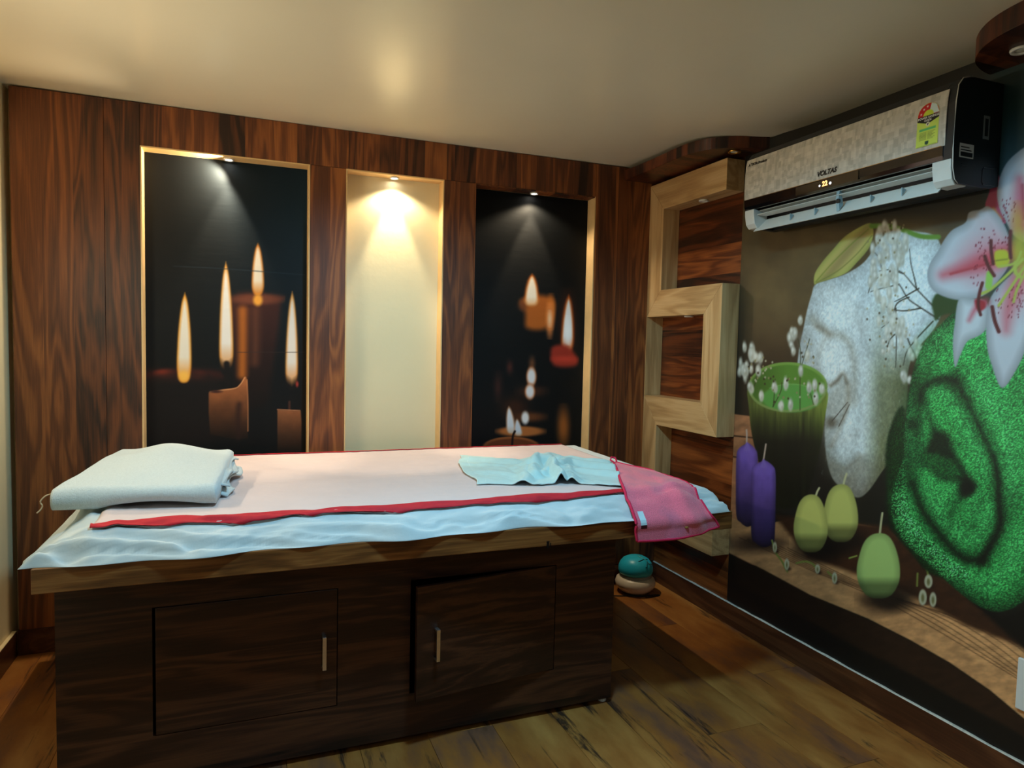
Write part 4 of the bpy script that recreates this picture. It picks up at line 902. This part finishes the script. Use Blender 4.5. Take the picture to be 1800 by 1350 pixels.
# energy rating label
def paint_label(P, s_, t_):
    y, z = P[:, 1], P[:, 2]; u = (1.694 - y) / 0.078; w = (z - 2.131) / 0.141     # 0..1 across, 0..1 up
    c = Canvas(u * 100, (1 - w) * 180, (206, 226, 96))
    c.ell((50, 50), 50, 50, (206, 226, 96), 1); c.ell((50, 50), 49, 49, (200, 26, 36), 1.5)
    c.poly([(50, 50), (62, 2), (86, 14), (100, 50)], (206, 226, 226), 1.5, smooth=False); c.ell((50, 52), 24, 24, (206, 222, 60), 1.5); c.poly([(-2, 53), (102, 53), (102, 182), (-2, 182)], (206, 226, 96), 1, smooth=False)
    c.poly([(0, 52), (100, 52), (100, 70), (60, 84), (50, 96), (40, 84), (0, 70)], (16, 18, 20), 1.2, smooth=False)
    c.ell((50, 88), 9, 9, (226, 226, 200), 1.2); c.ell((50, 88), 2.6, 5, (20, 20, 20), 1.2, rot=.4)
    c.poly([(12, 104), (88, 104), (88, 114), (12, 114)], (96, 190, 110), 1, smooth=False)
    for r_ in range(8):
        for a_, b_ in ((14, 46), (52, 50 + 36 - (r_ * 7) % 20)): c.stroke([(a_, 121 + r_ * 4.3), (b_, 121 + r_ * 4.3)], (70, 90, 50), .8, .8, .8, smooth=False)
    c.poly([(42, 160), (58, 160), (58, 172), (50, 176), (42, 172)], (20, 70, 60), 1, smooth=False); c.stroke([(6, 177), (94, 177)], (80, 110, 60), .7, .8)
    for sx, sy in ((16, 40), (28, 22), (44, 13)):
        pts = [(sx + (6 if k % 2 == 0 else 2.5) * math.sin(k * math.pi / 5), sy - (6 if k % 2 == 0 else 2.5) * math.cos(k * math.pi / 5)) for k in range(10)]
        c.poly(pts, (236, 226, 220), .8, smooth=False)
    return c
# body of the label: rectangle with a round top, thin sheet following the panel
M_label = attr_mat('printed_label', 0.35, bump=0.0)
lab = print_sheet('energy_label', (2.1162, 1.694, 2.131), (0, -0.078, 0), (0.0028, 0, 0.141), 52, 90, M_label, paint_label, 1.0, parent=pan)
bm = bmesh.new(); bm.from_mesh(lab.data)
kill = [f_ for f_ in bm.faces if (lambda c_: ((c_.z - 2.131) / 0.141 > 0.722) and (((1.694 - c_.y) / 0.078 - .5) ** 2 * 4 + (((c_.z - 2.131) / 0.141 - .722) / .278) ** 2 > 1.0))(f_.calc_center_median())]
bmesh.ops.delete(bm, geom=kill, context='FACES'); bm.to_mesh(lab.data); bm.free()
M_wink = plain('white_ink', srgb(235, 235, 230), 0.5)
text_mesh('label_lettering', 'POWER SAVINGS', M_wink, lab, (2.1166, 1.691, 2.2195), 0.0098, R_, U_, bold=0.0002)
text_mesh('label_lettering', 'GUIDE', M_wink, lab, (2.1164, 1.668, 2.2105), 0.009, R_, U_, bold=0.0002)
# stickers on the near end
RS = (1, 0, 0)
st = MB().box(2.150, 2.216, Y0 - 0.0008, Y0 + 0.0002, 2.076, 2.121).build('sticker', M_paper, side_n)
MB().box(2.155, 2.211, Y0 - 0.0014, Y0 - 0.0006, 2.080, 2.094).build('sticker_print', M_ink, st)
for zz, xx in ((2.099, 2.205), (2.108, 2.195)): MB().box(2.155, xx, Y0 - 0.0014, Y0 - 0.0006, zz, zz + 0.003).build('sticker_print', M_ink, st)
st = MB().box(2.256, 2.285, Y0 - 0.0008, Y0 + 0.0002, 2.147, 2.223).build('sticker', plain('grey_label', srgb(120, 132, 136), 0.5), side_n)
MB().box(2.263, 2.278, Y0 - 0.0014, Y0 - 0.0006, 2.157, 2.213).build('sticker_print', M_ac_dark, st)
for k in range(3): MB().box(2.163, 2.187 - 0.003 * k, Y0 - 0.001, Y0 + 0.0002, 2.046 + 0.008 * k, 2.049 + 0.008 * k).build('sticker_print', M_ink, side_n)
MB().tube([(2.332, Y0 - 0.0003, 2.056), (2.27, Y0 - 0.0003, 2.056), (2.263, Y0 - 0.0003, 2.048), (2.263, Y0 - 0.0003, 2.008), (2.27, Y0 - 0.0003, 2.0), (2.332, Y0 - 0.0003, 2.0)], 0.0011, 6).build('knockout_outline', M_ac_gloss, side_n)

# ------------------------------------------------------------------ massage bed
bed = thing('massage_bed', 'dark walnut massage bed with two-door storage base under the white mattress', 'bed', (0.6, 2.9, 0.0))
BX0, BX1, BY0, BY1, BZ0, BZ1 = -0.555, 1.806, 2.168, 3.505, 0.719, 0.789
MB().box(BX0, BX1, BY0, BY0 + 0.025, BZ0, BZ1).build('front_rail', M_walnut_rail, bed, bevel=0.002)
MB().box(BX0, BX1, BY1 - 0.025, BY1, BZ0, BZ1).build('back_rail', M_walnut_rail, bed, bevel=0.002)
MB().box(BX0, BX0 + 0.025, BY0 + 0.0255, BY1 - 0.0255, BZ0, BZ1).build('end_rail', M_walnut_rail, bed, bevel=0.002)
MB().box(BX1 - 0.025, BX1, BY0 + 0.0255, BY1 - 0.0255, BZ0, BZ1).build('end_rail', M_walnut_rail, bed, bevel=0.002)
MB().box(BX0 + 0.0255, BX1 - 0.0255, BY0 + 0.0255, BY1 - 0.0255, BZ0 + 0.001, BZ1 - 0.002).build('deck', M_walnut_b, bed)
hk = MB().box(0.993, 1.003, BY0 - 0.002, BY0 + 0.004, BZ0 - 0.006, BZ0 + 0.018).box(1.007, 1.010, BY0 - 0.0025, BY0 + 0.002, BZ0 - 0.004, BZ0 + 0.012).build('hook', M_black, bed)
MB().box(1.345, 1.395, 2.235, 2.262, BZ0 - 0.008, BZ0 - 0.0005).box(1.33, 1.345, 2.24, 2.257, BZ0 - 0.012, BZ0 - 0.0005).build('bracket', M_chrome, bed, bevel=0.001)
KX0, KX1, KY0, KY1, KZ0, KZ1 = -0.536, 1.364, 2.321, 3.31, 0.022, 0.7185
base = MB()
o1, o2 = (-0.279, 0.2865), (0.538, 1.1075); oz0, oz1 = 0.178, 0.592; th_ = 0.018
for x0, x1 in ((KX0, o1[0]), (o1[1], o2[0]), (o2[1], KX1)): base.box(x0, x1, KY0, KY0 + th_, KZ0, KZ1)
for x0, x1 in (o1, o2): base.box(x0, x1, KY0, KY0 + th_, KZ0, oz0); base.box(x0, x1, KY0, KY0 + th_, oz1, KZ1)
base.build('front_panel', M_walnut_b, bed)
MB().box(KX0, KX0 + th_, KY0 + th_ + 0.0005, KY1, KZ0, KZ1).build('side_panel', M_walnut_b, bed)
MB().box(KX1 - th_, KX1, KY0 + th_ + 0.0005, KY1, KZ0, KZ1).build('side_panel', M_walnut_b, bed)
MB().box(KX0 + th_, KX1 - th_, KY1 - th_, KY1, KZ0, KZ1).build('rear_panel', M_walnut_b, bed)
MB().box(KX0 + th_, KX1 - th_, KY0 + th_ + 0.0005, KY1 - th_, KZ0, KZ0 + th_).build('bottom_panel', M_walnut_b, bed)
for x in (KX0 + 0.05, KX1 - 0.022):
    for y in (KY0 + 0.03, KY1 - 0.05):
        MB().lathe([(0.016, 0.0004), (0.017, 0.004), (0.013, 0.0215)], (x, y, 0), 16).build('foot', M_white_pl, bed)
def door(x0, x1, hinge, ang, hx):
    R2 = Matrix.Translation((hinge, KY0, 0)) @ Matrix.Rotation(ang, 4, 'Z') @ Matrix.Translation((-hinge, -KY0, 0))
    def rot(mb): mb.v = [tuple(R2 @ Vector(p)) for p in mb.v]; return mb
    d_ = rot(MB().box(x0, x1, KY0 - 0.0005, KY0 + 0.017, oz0 + 0.003, oz1 - 0.003)).build('door', M_walnut_b, bed, bevel=0.001)
    h = MB()
    h.box(hx - 0.0065, hx + 0.0065, KY0 - 0.027, KY0 - 0.019, 0.322, 0.436)
    h.box(hx - 0.0065, hx + 0.0065, KY0 - 0.0195, KY0 - 0.0006, 0.322, 0.330); h.box(hx - 0.0065, hx + 0.0065, KY0 - 0.0195, KY0 - 0.0006, 0.428, 0.436)
    rot(h).build('handle', M_chrome, d_, bevel=0.001)['label'] = 'slim chrome bar handle'
    return d_
door(-0.270, 0.2835, -0.270, 0.0, 0.240)
door(0.541, 1.1045, 1.1045, math.radians(7.2), 0.612)

# ------------------------------------------------------------------ mattress in its white sheet
MX0, MX1, MY0, MY1, MZ = -0.588, 1.792, 2.160, 3.478, 0.7905
def _p(d, w, k=2.3):
    s_ = min(1.0, max(0.0, d / w)); return 1 - (1 - s_) ** k
def hm(x, y):
    """height of the mattress surface"""
    a = min(_p(y - MY0, 0.115, 2.0), _p(x - MX0, 0.19, 1.7), _p(MX1 - x, 0.09, 3.4), _p(MY1 - y, 0.05))
    sag = 0.006 * math.sin((x - MX0) / 2.39 * math.pi * 3.1 + 0.6) * math.sin((y - MY0) / 1.3 * math.pi)
    return MZ + 0.083 * a ** 0.9 + sag * a
_TL = _TAB.tolist()
def n2(x, y):
    iu = math.floor(x); iv = math.floor(y); fu = x - iu; fv = y - iv
    fu = fu * fu * (3 - 2 * fu); fv = fv * fv * (3 - 2 * fv)
    a = _TL[iu & 255]; b = _TL[(iu + 1) & 255]; j = iv & 255; k = (iv + 1) & 255
    return (a[j] * (1 - fu) + b[j] * fu) * (1 - fv) + (a[k] * (1 - fu) + b[k] * fu) * fv
def sheet_z(x, y):
    z = hm(x, y); d = y - MY0
    f_ = max(0.0, 1 - d / 0.13); e_ = max(0.0, 1 - (x - MX0) / 0.30)
    w = (n2(x * 4.5 + 40, d * 55 + x * 6) - .5) * 0.046 + (n2(x * 15, d * 80 - x * 9) - .5) * 0.016 - 0.020 * max(0.0, 1 - 7 * abs(n2(x * 3.2 + 9, d * 34 + x * 4) - .5)) - 0.016 * max(0.0, math.sin(x * 3.1 + d * 16 + 2 * n2(x * 2, 1.5))) ** 6
    z += f_ * w * min(1, d / 0.02 + 0.05) + e_ * (n2(x * 26 + y * 9, y * 8 - x * 14) - .5) * 0.042 * min(1, (x - MX0) / 0.04 + .05) * min(1, d / 0.02 + 0.05)
    z += (n2(x * 18, y * 40) - .5) * 0.0016
    return max(z, MZ - 0.0002)
M_sheet = plain('white_cotton_sheet', srgb(196, 206, 210), 0.85, noise=0.03, nscale=8, bump=0.35, bscale=70, sheen=0.1)
mb = MB(); nx, ny = 260, 130
xs = [MX0 + (MX1 - MX0) * i / nx for i in range(nx + 1)]
ys = [MY0 + (MY1 - MY0) * (j / ny) ** 1.35 for j in range(ny + 1)]
def edge_xy(x, y):
    # rounded corners in plan, wavy hem
    cx_, cy_ = (MX0 + MX1) / 2, (MY0 + MY1) / 2
    return (x, y + (0.012 * math.sin(x * 9) + 0.010 * math.sin(x * 21 + 1)) * max(0, 1 - (y - MY0) / 0.1))
v = []
for y in ys:
    for x in xs:
        X_, Y_ = edge_xy(x, y); v.append((X_, Y_, sheet_z(x, y)))
f = [(j * (nx + 1) + i, j * (nx + 1) + i + 1, (j + 1) * (nx + 1) + i + 1, (j + 1) * (nx + 1) + i) for j in range(ny) for i in range(nx)]
ring = [i for i in range(nx + 1)] + [j * (nx + 1) + nx for j in range(1, ny + 1)] + [ny * (nx + 1) + i for i in range(nx - 1, -1, -1)] + [j * (nx + 1) for j in range(ny - 1, 0, -1)]
n0 = len(v); v += [(v[i][0], v[i][1], MZ - 0.001) for i in ring]
m_ = len(ring); f += [(ring[k], ring[(k + 1) % m_], n0 + (k + 1) % m_, n0 + k) for k in range(m_)]; f.append(tuple(range(n0 + m_ - 1, n0 - 1, -1)))
mb.add(v, f)
mattress = mb.build('mattress', M_sheet, smooth=True)
tag(mattress, 'mattress in a crumpled white fitted sheet on the walnut bed', 'mattress')

# runner sheet with red borders
RX0, RX1, RY0, RY1 = -0.425, 1.645, 2.238, 3.448
M_runner = plain('pink_white_cotton', srgb(208, 190, 190), 0.85, noise=0.025, nscale=9, bump=0.3, bscale=60, sheen=0.1)
M_red = plain('crimson_border_cloth', srgb(188, 8, 36), 0.75, noise=0.10, nscale=40, bump=0.2, bscale=300)
def rz(x, y, off): return sheet_z(x, y) + off + 0.0020 * n2(x * 30 + 5, y * 9) + 0.0022 * abs(math.sin(y * 14 + 2.2 * n2(x * 2, y * 4))) * n2(x * 3, y * 6)
def runner_grid(x0, x1, y0, y1, nu, nv, off, wav=0.0):
    return MB().grid(lambda u, w: (x0 + (x1 - x0) * u, y0 + (y1 - y0) * w + wav * (n2(u * 26, 3.3) - .5) * w, rz(x0 + (x1 - x0) * u, y0 + (y1 - y0) * w, off)), nu, nv)
run = thing('runner_sheet', 'pinkish white bed runner with crimson borders spread over the mattress', 'bed sheet', (0.65, 2.85, MZ + 0.085))
runner_grid(RX0, RX1, RY0, RY1, 200, 120, 0.0045).build('cloth', M_runner, run, smooth=True, solid=0.0012)
runner_grid(RX0 - 0.002, RX1, RY0 - 0.004, RY0 + 0.036, 200, 8, 0.0085, 0.014).build('border', M_red, run, smooth=True, solid=0.0012)['label'] = 'crimson front border strip'
runner_grid(RX0, RX1, RY1 - 0.030, RY1 + 0.004, 200, 6, 0.0085, 0.006).build('border', M_red, run, smooth=True, solid=0.0012)['label'] = 'crimson back border strip'

# ------------------------------------------------------------------ folded white towel used as a headrest
M_towel = plain('white_towelling', srgb(190, 202, 206), 0.95, noise=0.07, nscale=160, bump=0.8, bscale=260, sheen=0.2)
tw = thing('folded_towel', 'thick folded white towel lying as a pillow at the head of the bed', 'towel', (-0.3, 2.7, MZ + 0.09))
FL, FR, BR, BL = (np.array(p) for p in ((-0.572, 2.445), (-0.098, 2.392), (-0.055, 2.93), (-0.468, 3.00)))
def plan(u, w): return (FL * (1 - u) + FR * u) * (1 - w) + (BL * (1 - u) + BR * u) * w
def ttop(u, w):
    crest = 0.030 * math.exp(-((u - .42) / .3) ** 2) * math.exp(-((w - .8) / .4) ** 2)
    return 0.958 + 0.034 * w + crest + 0.004 * math.sin(u * 9 + w * 3) * w + (n2(u * 5, w * 6) - .5) * 0.008
def tbot(u, w):
    q = plan(u, w); lift = 0.014 * max(0, math.sin((u - .30) / .62 * math.pi)) * max(0, 1 - w * 5) if .3 < u < .92 else 0
    return max(hm(q[0], q[1]) + 0.015, 0.885) + lift
mb = MB(); nu, ns = 60, 64; v = []; f = []
for i in range(nu + 1):
    u = i / nu
    sec = []
    zf0, zf1 = tbot(u, 0.03), ttop(u, 0.05); r = (zf1 - zf0) / 2
    for k in range(26): w = 1 - k / 25 * .96; q = plan(u, w); sec.append((q[0], q[1], tbot(u, w)))
    for k in range(1, 12):
        a = -math.pi / 2 - math.pi * k / 12; q = plan(u, 0.04); sec.append((q[0], q[1] + 0.052 * math.cos(a) * 0.75, (zf0 + zf1) / 2 + r * math.sin(a)))
    for k in range(26): w = .04 + k / 25 * .93; q = plan(u, w); sec.append((q[0], q[1], ttop(u, w)))
    q = plan(u, 1.0)
    for k in range(1, 6): a = math.pi / 2 - math.pi * k / 6; zb_ = tbot(u, 1); zt_ = ttop(u, 1); sec.append((q[0], q[1] + 0.025 * math.cos(a), (zb_ + zt_) / 2 + (zt_ - zb_) / 2 * math.sin(a)))
    ns = len(sec); e_ = 0.014 * (1 - min(1, u / 0.04)) - 0.014 * (1 - min(1, (1 - u) / 0.04))
    zc_ = sum(p[2] for p in sec) / ns; sq = 1 - 0.22 * (1 - min(1, min(u, 1 - u) / 0.05)) ** 2
    v += [(p[0], p[1], zc_ + (p[2] - zc_) * sq if p[2] > zc_ else p[2]) for p in sec]
for i in range(nu):
    for k in range(ns): f.append((i * ns + k, i * ns + (k + 1) % ns, (i + 1) * ns + (k + 1) % ns, (i + 1) * ns + k))
f += [tuple(range(ns)), tuple(range(nu * ns + ns - 1, nu * ns - 1, -1))]
mb.add(v, f).build('towel_body', M_towel, tw, smooth=True)
for L_, (zz, out) in enumerate(((0.902, 0.034), (0.928, 0.028), (0.945, 0.020))):
    def fl_(u, w, zz=zz, out=out, L_=L_):
        t_ = .22 + .78 * w; q = plan(1.0, t_)
        return (q[0] - 0.05 + (0.05 + out * (.6 + .5 * math.sin(w * 9 + L_ * 2.1))) * u, q[1] + 0.006 * math.sin(w * 20 + L_), zz + 0.02 * w - 0.016 * u * u + 0.008 * math.sin(w * 13 + L_ * 1.7) * u)
    MB().grid(fl_, 10, 40).build('folded_edge', M_towel, tw, smooth=True, solid=0.006)
th = [(-0.570, 2.46, 0.938), (-0.585, 2.452, 0.934), (-0.598, 2.448, 0.918), (-0.592, 2.446, 0.905), (-0.597, 2.444, 0.893), (-0.606, 2.44, 0.884)]
MB().tube(spline(th, False, 4), 0.0022, 6).build('loose_thread', plain('beige_thread', srgb(190, 164, 130), 0.9), tw, smooth=True)
MB().grid(lambda u, w: (-0.198 + 0.028 * (u - .5) * (1.1 - w), 2.372 - 0.0 + 0.02 * w - 0.0015, 0.893 + 0.028 * w), 4, 4)

# ------------------------------------------------------------------ crumpled pale blue towel
M_blue = plain('pale_blue_towelling', srgb(176, 212, 216), 0.9, noise=0.05, nscale=30, bump=0.4, bscale=380, sheen=0.3)
bt = thing('hand_towel', 'crumpled pale blue hand towel lying on the bed runner', 'towel', (1.2, 2.72, MZ + 0.092))
b00, b10, b11, b01 = (np.array(p) for p in ((0.822, 2.478), (1.385, 2.305), (1.570, 2.740), (0.945, 3.120)))
def segd(p, a, b):
    a, b, p = np.array(a), np.array(b), np.array(p); e_ = b - a; t_ = np.clip((p - a) @ e_ / (e_ @ e_), 0, 1); return math.hypot(*(p - a - t_ * e_)), t_
RID = [((.30, -.02), (.46, .72), .022, .045, 1), ((.585, -.02), (.60, .70), .040, .036, 1), ((.66, -.05), (.70, .55), .020, .04, 1), ((.42, .22), (.50, .86), .034, .05, 0), ((.50, .30), (.74, .80), .026, .045, 0), ((.05, .80), (.48, .82), .016, .05, 0), ((.02, .62), (.40, .66), .010, .04, 0),
       ((.62, .52), (1.0, .40), .020, .06, 0), ((.62, .82), (.98, .70), .026, .06, 0), ((.70, .98), (.95, .95), .022, .05, 0), ((.10, .35), (.38, .30), .008, .06, 0)]
def bz(u, w):
    z = 0.004
    for a, b, h, wd, _ in RID:
        d_, t_ = segd((u, w), a, b); z = max(z, 0.003 + h * math.exp(-(d_ / wd) ** 2)) + 0.12 * h * math.exp(-(d_ / wd) ** 2)
    k_ = 0.040 * math.exp(-(((u - .57) / .15) ** 2 + ((w - .86) / .16) ** 4)); z = max(z, k_) + 0.25 * k_
    core = math.exp(-(((u - .52) / .22) ** 2 + ((w - .6) / .4) ** 2))
    z += (n2(u * 12, w * 9) - .5) * (0.008 + 0.022 * core) + (n2(u * 30 + w * 8, w * 22) - .5) * (0.003 + 0.008 * core)
    return max(z, 0.003)
def bxy(u, w):
    q = (b00 * (1 - u) + b10 * u) * (1 - w) + (b01 * (1 - u) + b11 * u) * w
    pull = 0.05 * math.exp(-((u - .56) / .2) ** 2) * (w - .5)
    q = q + np.array([0.016 * math.sin(w * 7 + 1) * (1 - u) + 0.006 * math.sin(w * 15), 0.018 * math.sin(u * 10 + .6) * (1 - w) - pull + 0.02 * math.sin(u * 8 + 2) * w])
    return q
def bp3(u, w): q = bxy(u, w); return (q[0], q[1], rz(q[0], q[1], 0.0065) + bz(u, w))
MB().grid(bp3, 120, 90).build('cloth', M_blue, bt, smooth=True, solid=0.0045)
hemc = plain('blue_hem', srgb(196, 222, 224), 0.9, bump=0.3, bscale=300)
MB().tube([tuple(np.array(bp3(k / 60, 0)) + np.array([0, 0, 0.003])) for k in range(61)], 0.0032, 6).build('hem', hemc, bt, smooth=True)
MB().tube([tuple(np.array(bp3(0, k / 40)) + np.array([0, 0, 0.003])) for k in range(41)], 0.0032, 6).build('hem', hemc, bt, smooth=True)
for uu in (.055,):
    MB().grid(lambda u, w: tuple(np.array(bp3(uu + 0.006 * u, .02 + .96 * w)) + np.array([0, 0, 0.0052])), 2, 60).build('woven_band', hemc, bt, smooth=True)

# ------------------------------------------------------------------ pink cleaning cloth hanging over the bed edge
def pink_mat():
    m = plain('pink_microfibre', srgb(252, 112, 138), 0.95, noise=0.30, nscale=330, bump=1.0, bscale=300, sheen=0.4)
    nt = m.node_tree; b = nt.nodes['Principled BSDF']; src = b.inputs['Base Color'].links[0].from_socket
    tc = nt.nodes.new('ShaderNodeTexCoord'); n_ = nt.nodes.new('ShaderNodeTexNoise'); n_.inputs['Scale'].default_value = 9; n_.inputs['Detail'].default_value = 2; nt.links.new(tc.outputs['Object'], n_.inputs['Vector'])
    r = nt.nodes.new('ShaderNodeValToRGB'); r.color_ramp.elements[0].position = .48; r.color_ramp.elements[1].position = .68; r.color_ramp.elements[0].color = (0, 0, 0, 1); r.color_ramp.elements[1].color = (.4, .4, .4, 1); nt.links.new(n_.outputs['Fac'], r.inputs['Fac'])
    mx = nt.nodes.new('ShaderNodeMixRGB'); nt.links.new(r.outputs['Color'], mx.inputs['Fac']); nt.links.new(src, mx.inputs['Color1']); mx.inputs['Color2'].default_value = srgb(170, 108, 140); nt.links.new(mx.outputs['Color'], b.inputs['Base Color'])
    return m
M_pink = pink_mat(); M_hem = plain('crimson_pink_hem', srgb(214, 30, 78), 0.85, noise=0.15, nscale=300, bump=0.5, bscale=400)
pc = thing('cleaning_cloth', 'pink microfibre cloth hanging over the front corner of the bed', 'cloth', (1.5, 2.2, 0.80))
def zon(x, y): return max(rz(x, y, 0.0105) if x < RX1 and y > RY0 else sheet_z(x, y) + 0.006, MZ + 0.004)
left = [(1.545, 2.665), (1.500, 2.56), (1.430, 2.42), (1.375, 2.31), (1.345, 2.23), None, (1.342, 2.148, 0.79), (1.345, 2.147, 0.745), (1.352, 2.147, 0.712)]
right = [(1.560, 2.660), (1.640, 2.50), (1.672, 2.38), (1.668, 2.29), (1.668, 2.22), None, (1.678, 2.148, 0.792), (1.703, 2.147, 0.765), (1.722, 2.147, 0.738)]
def to3(e_):
    out = []
    for p in e_:
        if p is None: continue
        if len(p) == 2: out.append((p[0], p[1], zon(p[0], p[1]) + 0.002))
        else: out.append(p)
    return spline(out, False, 6)
LP, RP = to3(left), to3(right); nn = len(LP) - 1
def pk(u, w):
    a, b_ = LP[int(round(w * nn))], RP[int(round(w * nn))]; p = a * (1 - u) + b_ * u
    bow = math.sin(u * math.pi)
    x, y, z = p
    fold = 0.010 * math.sin(u * 7 + w * 4) + 0.012 * math.exp(-((u - .62 - .15 * w) / .10) ** 2)
    if y > 2.20: z = zon(x, y) + 0.002 + 0.020 * max(0, 1 - w / .28) + max(0, fold) * min(1, w * 3) * 0.8 + 0.006 * bow * math.exp(-((w - .22) / .07) ** 2)
    elif z > BZ1 + 0.006:
        z = max(z, zon(x, max(y, MY0)) + 0.003); y -= max(0, fold) * .8
    else:
        y = min(y, BY0 - 0.006) - max(0, fold) * 1.0 - 0.002
        hang = max(0.0, (0.79 - z) / 0.08); z -= 0.018 * bow * hang
    return (x, y, z)
MB().grid(pk, 56, nn).build('cloth', M_pink, pc, smooth=True, solid=0.005)
def hem(pts, nm='hem'): MB().tube(pts, 0.0056, 7).build(nm, M_hem, pc, smooth=True)
sh_ = lambda p: (p[0], p[1] - 0.002, p[2] + 0.002)
hem([sh_(pk(0, k / nn)) for k in range(nn + 1)]); hem([sh_(pk(1, k / nn)) for k in range(nn + 1)]); hem([sh_(pk(k / 30, 1)) for k in range(31)]); hem([sh_(pk(k / 12, 0)) for k in range(13)])
top = np.array(pk(0.3, 0))
MB().tube([tuple(top + np.array(d_)) for d_ in ((0, 0, .002), (-.012, .02, .012), (0.0, .035, .022), (.018, .03, .02), (.014, .01, .008), (0.004, 0, .003))], 0.004, 7).build('hanging_loop', M_hem, pc, smooth=True)
tagp = np.array(pk(0.05, .60))
def tg(u, w): p = np.array(pk(0.055 + .075 * u, .66 + .10 * w)); return tuple(p + np.array([0.0, -0.0062, 0.003]))
MB().grid(tg, 4, 8).build('care_tag', plain('white_care_tag', srgb(196, 222, 232), 0.6), pc, solid=0.0006)
def tg2(u, w): p = np.array(pk(0.055 + .075 * u, .765 + .05 * w)); return tuple(p + np.array([0.0, -0.0062, 0.003]))
MB().grid(tg2, 4, 4).build('care_tag_end', plain('maroon_tag', srgb(70, 12, 28), 0.6), pc, solid=0.0006)
sp = np.array(pk(.60, .86)); MB().lathe([(0.0005, 0), (0.006, 0.001), (0.009, 0.004), (0.006, 0.007), (0.0005, 0.008)], (sp[0], sp[1] - 0.004, sp[2]), 10).build('stain', plain('mustard_stain', srgb(150, 112, 48), 0.95, noise=0.3, nscale=300), pc, smooth=True)

# ------------------------------------------------------------------ humidifier on the floor
hc = (2.125, 3.375, 0.0)
hd = thing('humidifier', 'round teal and cream air humidifier standing on the floor under the pale frame', 'humidifier', hc)
M_teal = plain('teal_plastic', srgb(46, 206, 240), 0.35, noise=0.03); M_creampl = plain('cream_plastic', srgb(236, 220, 194), 0.35, noise=0.02)
M_clear = plain('smoky_neck', srgb(170, 176, 168), 0.2, noise=0.05)
MB().lathe([(0.04, 0.0012), (0.072, 0.004), (0.096, 0.020), (0.114, 0.042), (0.118, 0.060), (0.111, 0.082), (0.094, 0.094), (0.06, 0.098)], hc, 40).build('base', M_creampl, hd, smooth=True)
MB().lathe([(0.09, 0.0945), (0.094, 0.097), (0.092, 0.110), (0.088, 0.114)], hc, 40).build('neck', M_clear, hd, smooth=True)
dome = [(0.086, 0.112), (0.095, 0.115), (0.101, 0.130), (0.100, 0.152), (0.092, 0.175), (0.074, 0.197), (0.048, 0.210), (0.018, 0.216), (0.001, 0.217)]
dm = MB().lathe(dome, hc, 40).build('lid', M_teal, hd, smooth=True)
def on_dome(a, t_):
    rr = np.interp(t_, np.linspace(0, 1, len(dome)), [p[0] for p in dome]); zz = np.interp(t_, np.linspace(0, 1, len(dome)), [p[1] for p in dome])
    return (hc[0] + (rr + .0006) * math.cos(a), hc[1] + (rr + .0006) * math.sin(a), hc[2] + zz + .0006)
M_teal_d = plain('dark_teal_groove', srgb(10, 92, 108), 0.4); M_teal_l = plain('light_teal_vein', srgb(80, 206, 216), 0.35)
MB().tube([on_dome(math.radians(-78 + 22 * t_), .92 - .45 * t_) for t_ in np.linspace(0, 1, 9)], 0.0034, 6).build('leaf_vein', M_teal_l, dm, smooth=True)
for a0, t0, a1, t1 in ((-68, .72, -110, .66), (-64, .62, -84, .47), (-70, .70, -46, .66), (-64, .56, -42, .50)):
    MB().tube([on_dome(math.radians(a0 + (a1 - a0) * t_), t0 + (t1 - t0) * t_) for t_ in np.linspace(0, 1, 6)], 0.0028, 6).build('leaf_slit', M_teal_d, dm, smooth=True)
cab = spline([(2.13, 3.265, .0035), (2.205, 3.262, .0035), (2.228, 3.272, .0035), (2.19, 3.283, .0035), (2.12, 3.285, .0035), (2.06, 3.31, .0035), (2.0, 3.33, .0035), (1.92, 3.36, .0035), (1.80, 3.40, .0035)], False, 6)
tag(MB().tube(cab, 0.003, 6).build('power_cord', M_black, smooth=True), 'thin black power cord lying on the floor in front of the humidifier', 'cord')

# ------------------------------------------------------------------ switch plate low on the mural
sw = thing('switch_plate', 'white switch plate low on the mural at the right edge of the picture', 'switch', (XR - 0.001, 1.33, 0.37))
MB().box(XR - 0.013, XR - 0.0015, 1.262, 1.397, 0.288, 0.457).build('plate', M_white_pl, sw, bevel=0.003)
for y in (1.29, 1.33):
    MB().box(XR - 0.018, XR - 0.0132, y, y + 0.03, 0.345, 0.40).build('rocker', M_white_pl, sw, bevel=0.002)
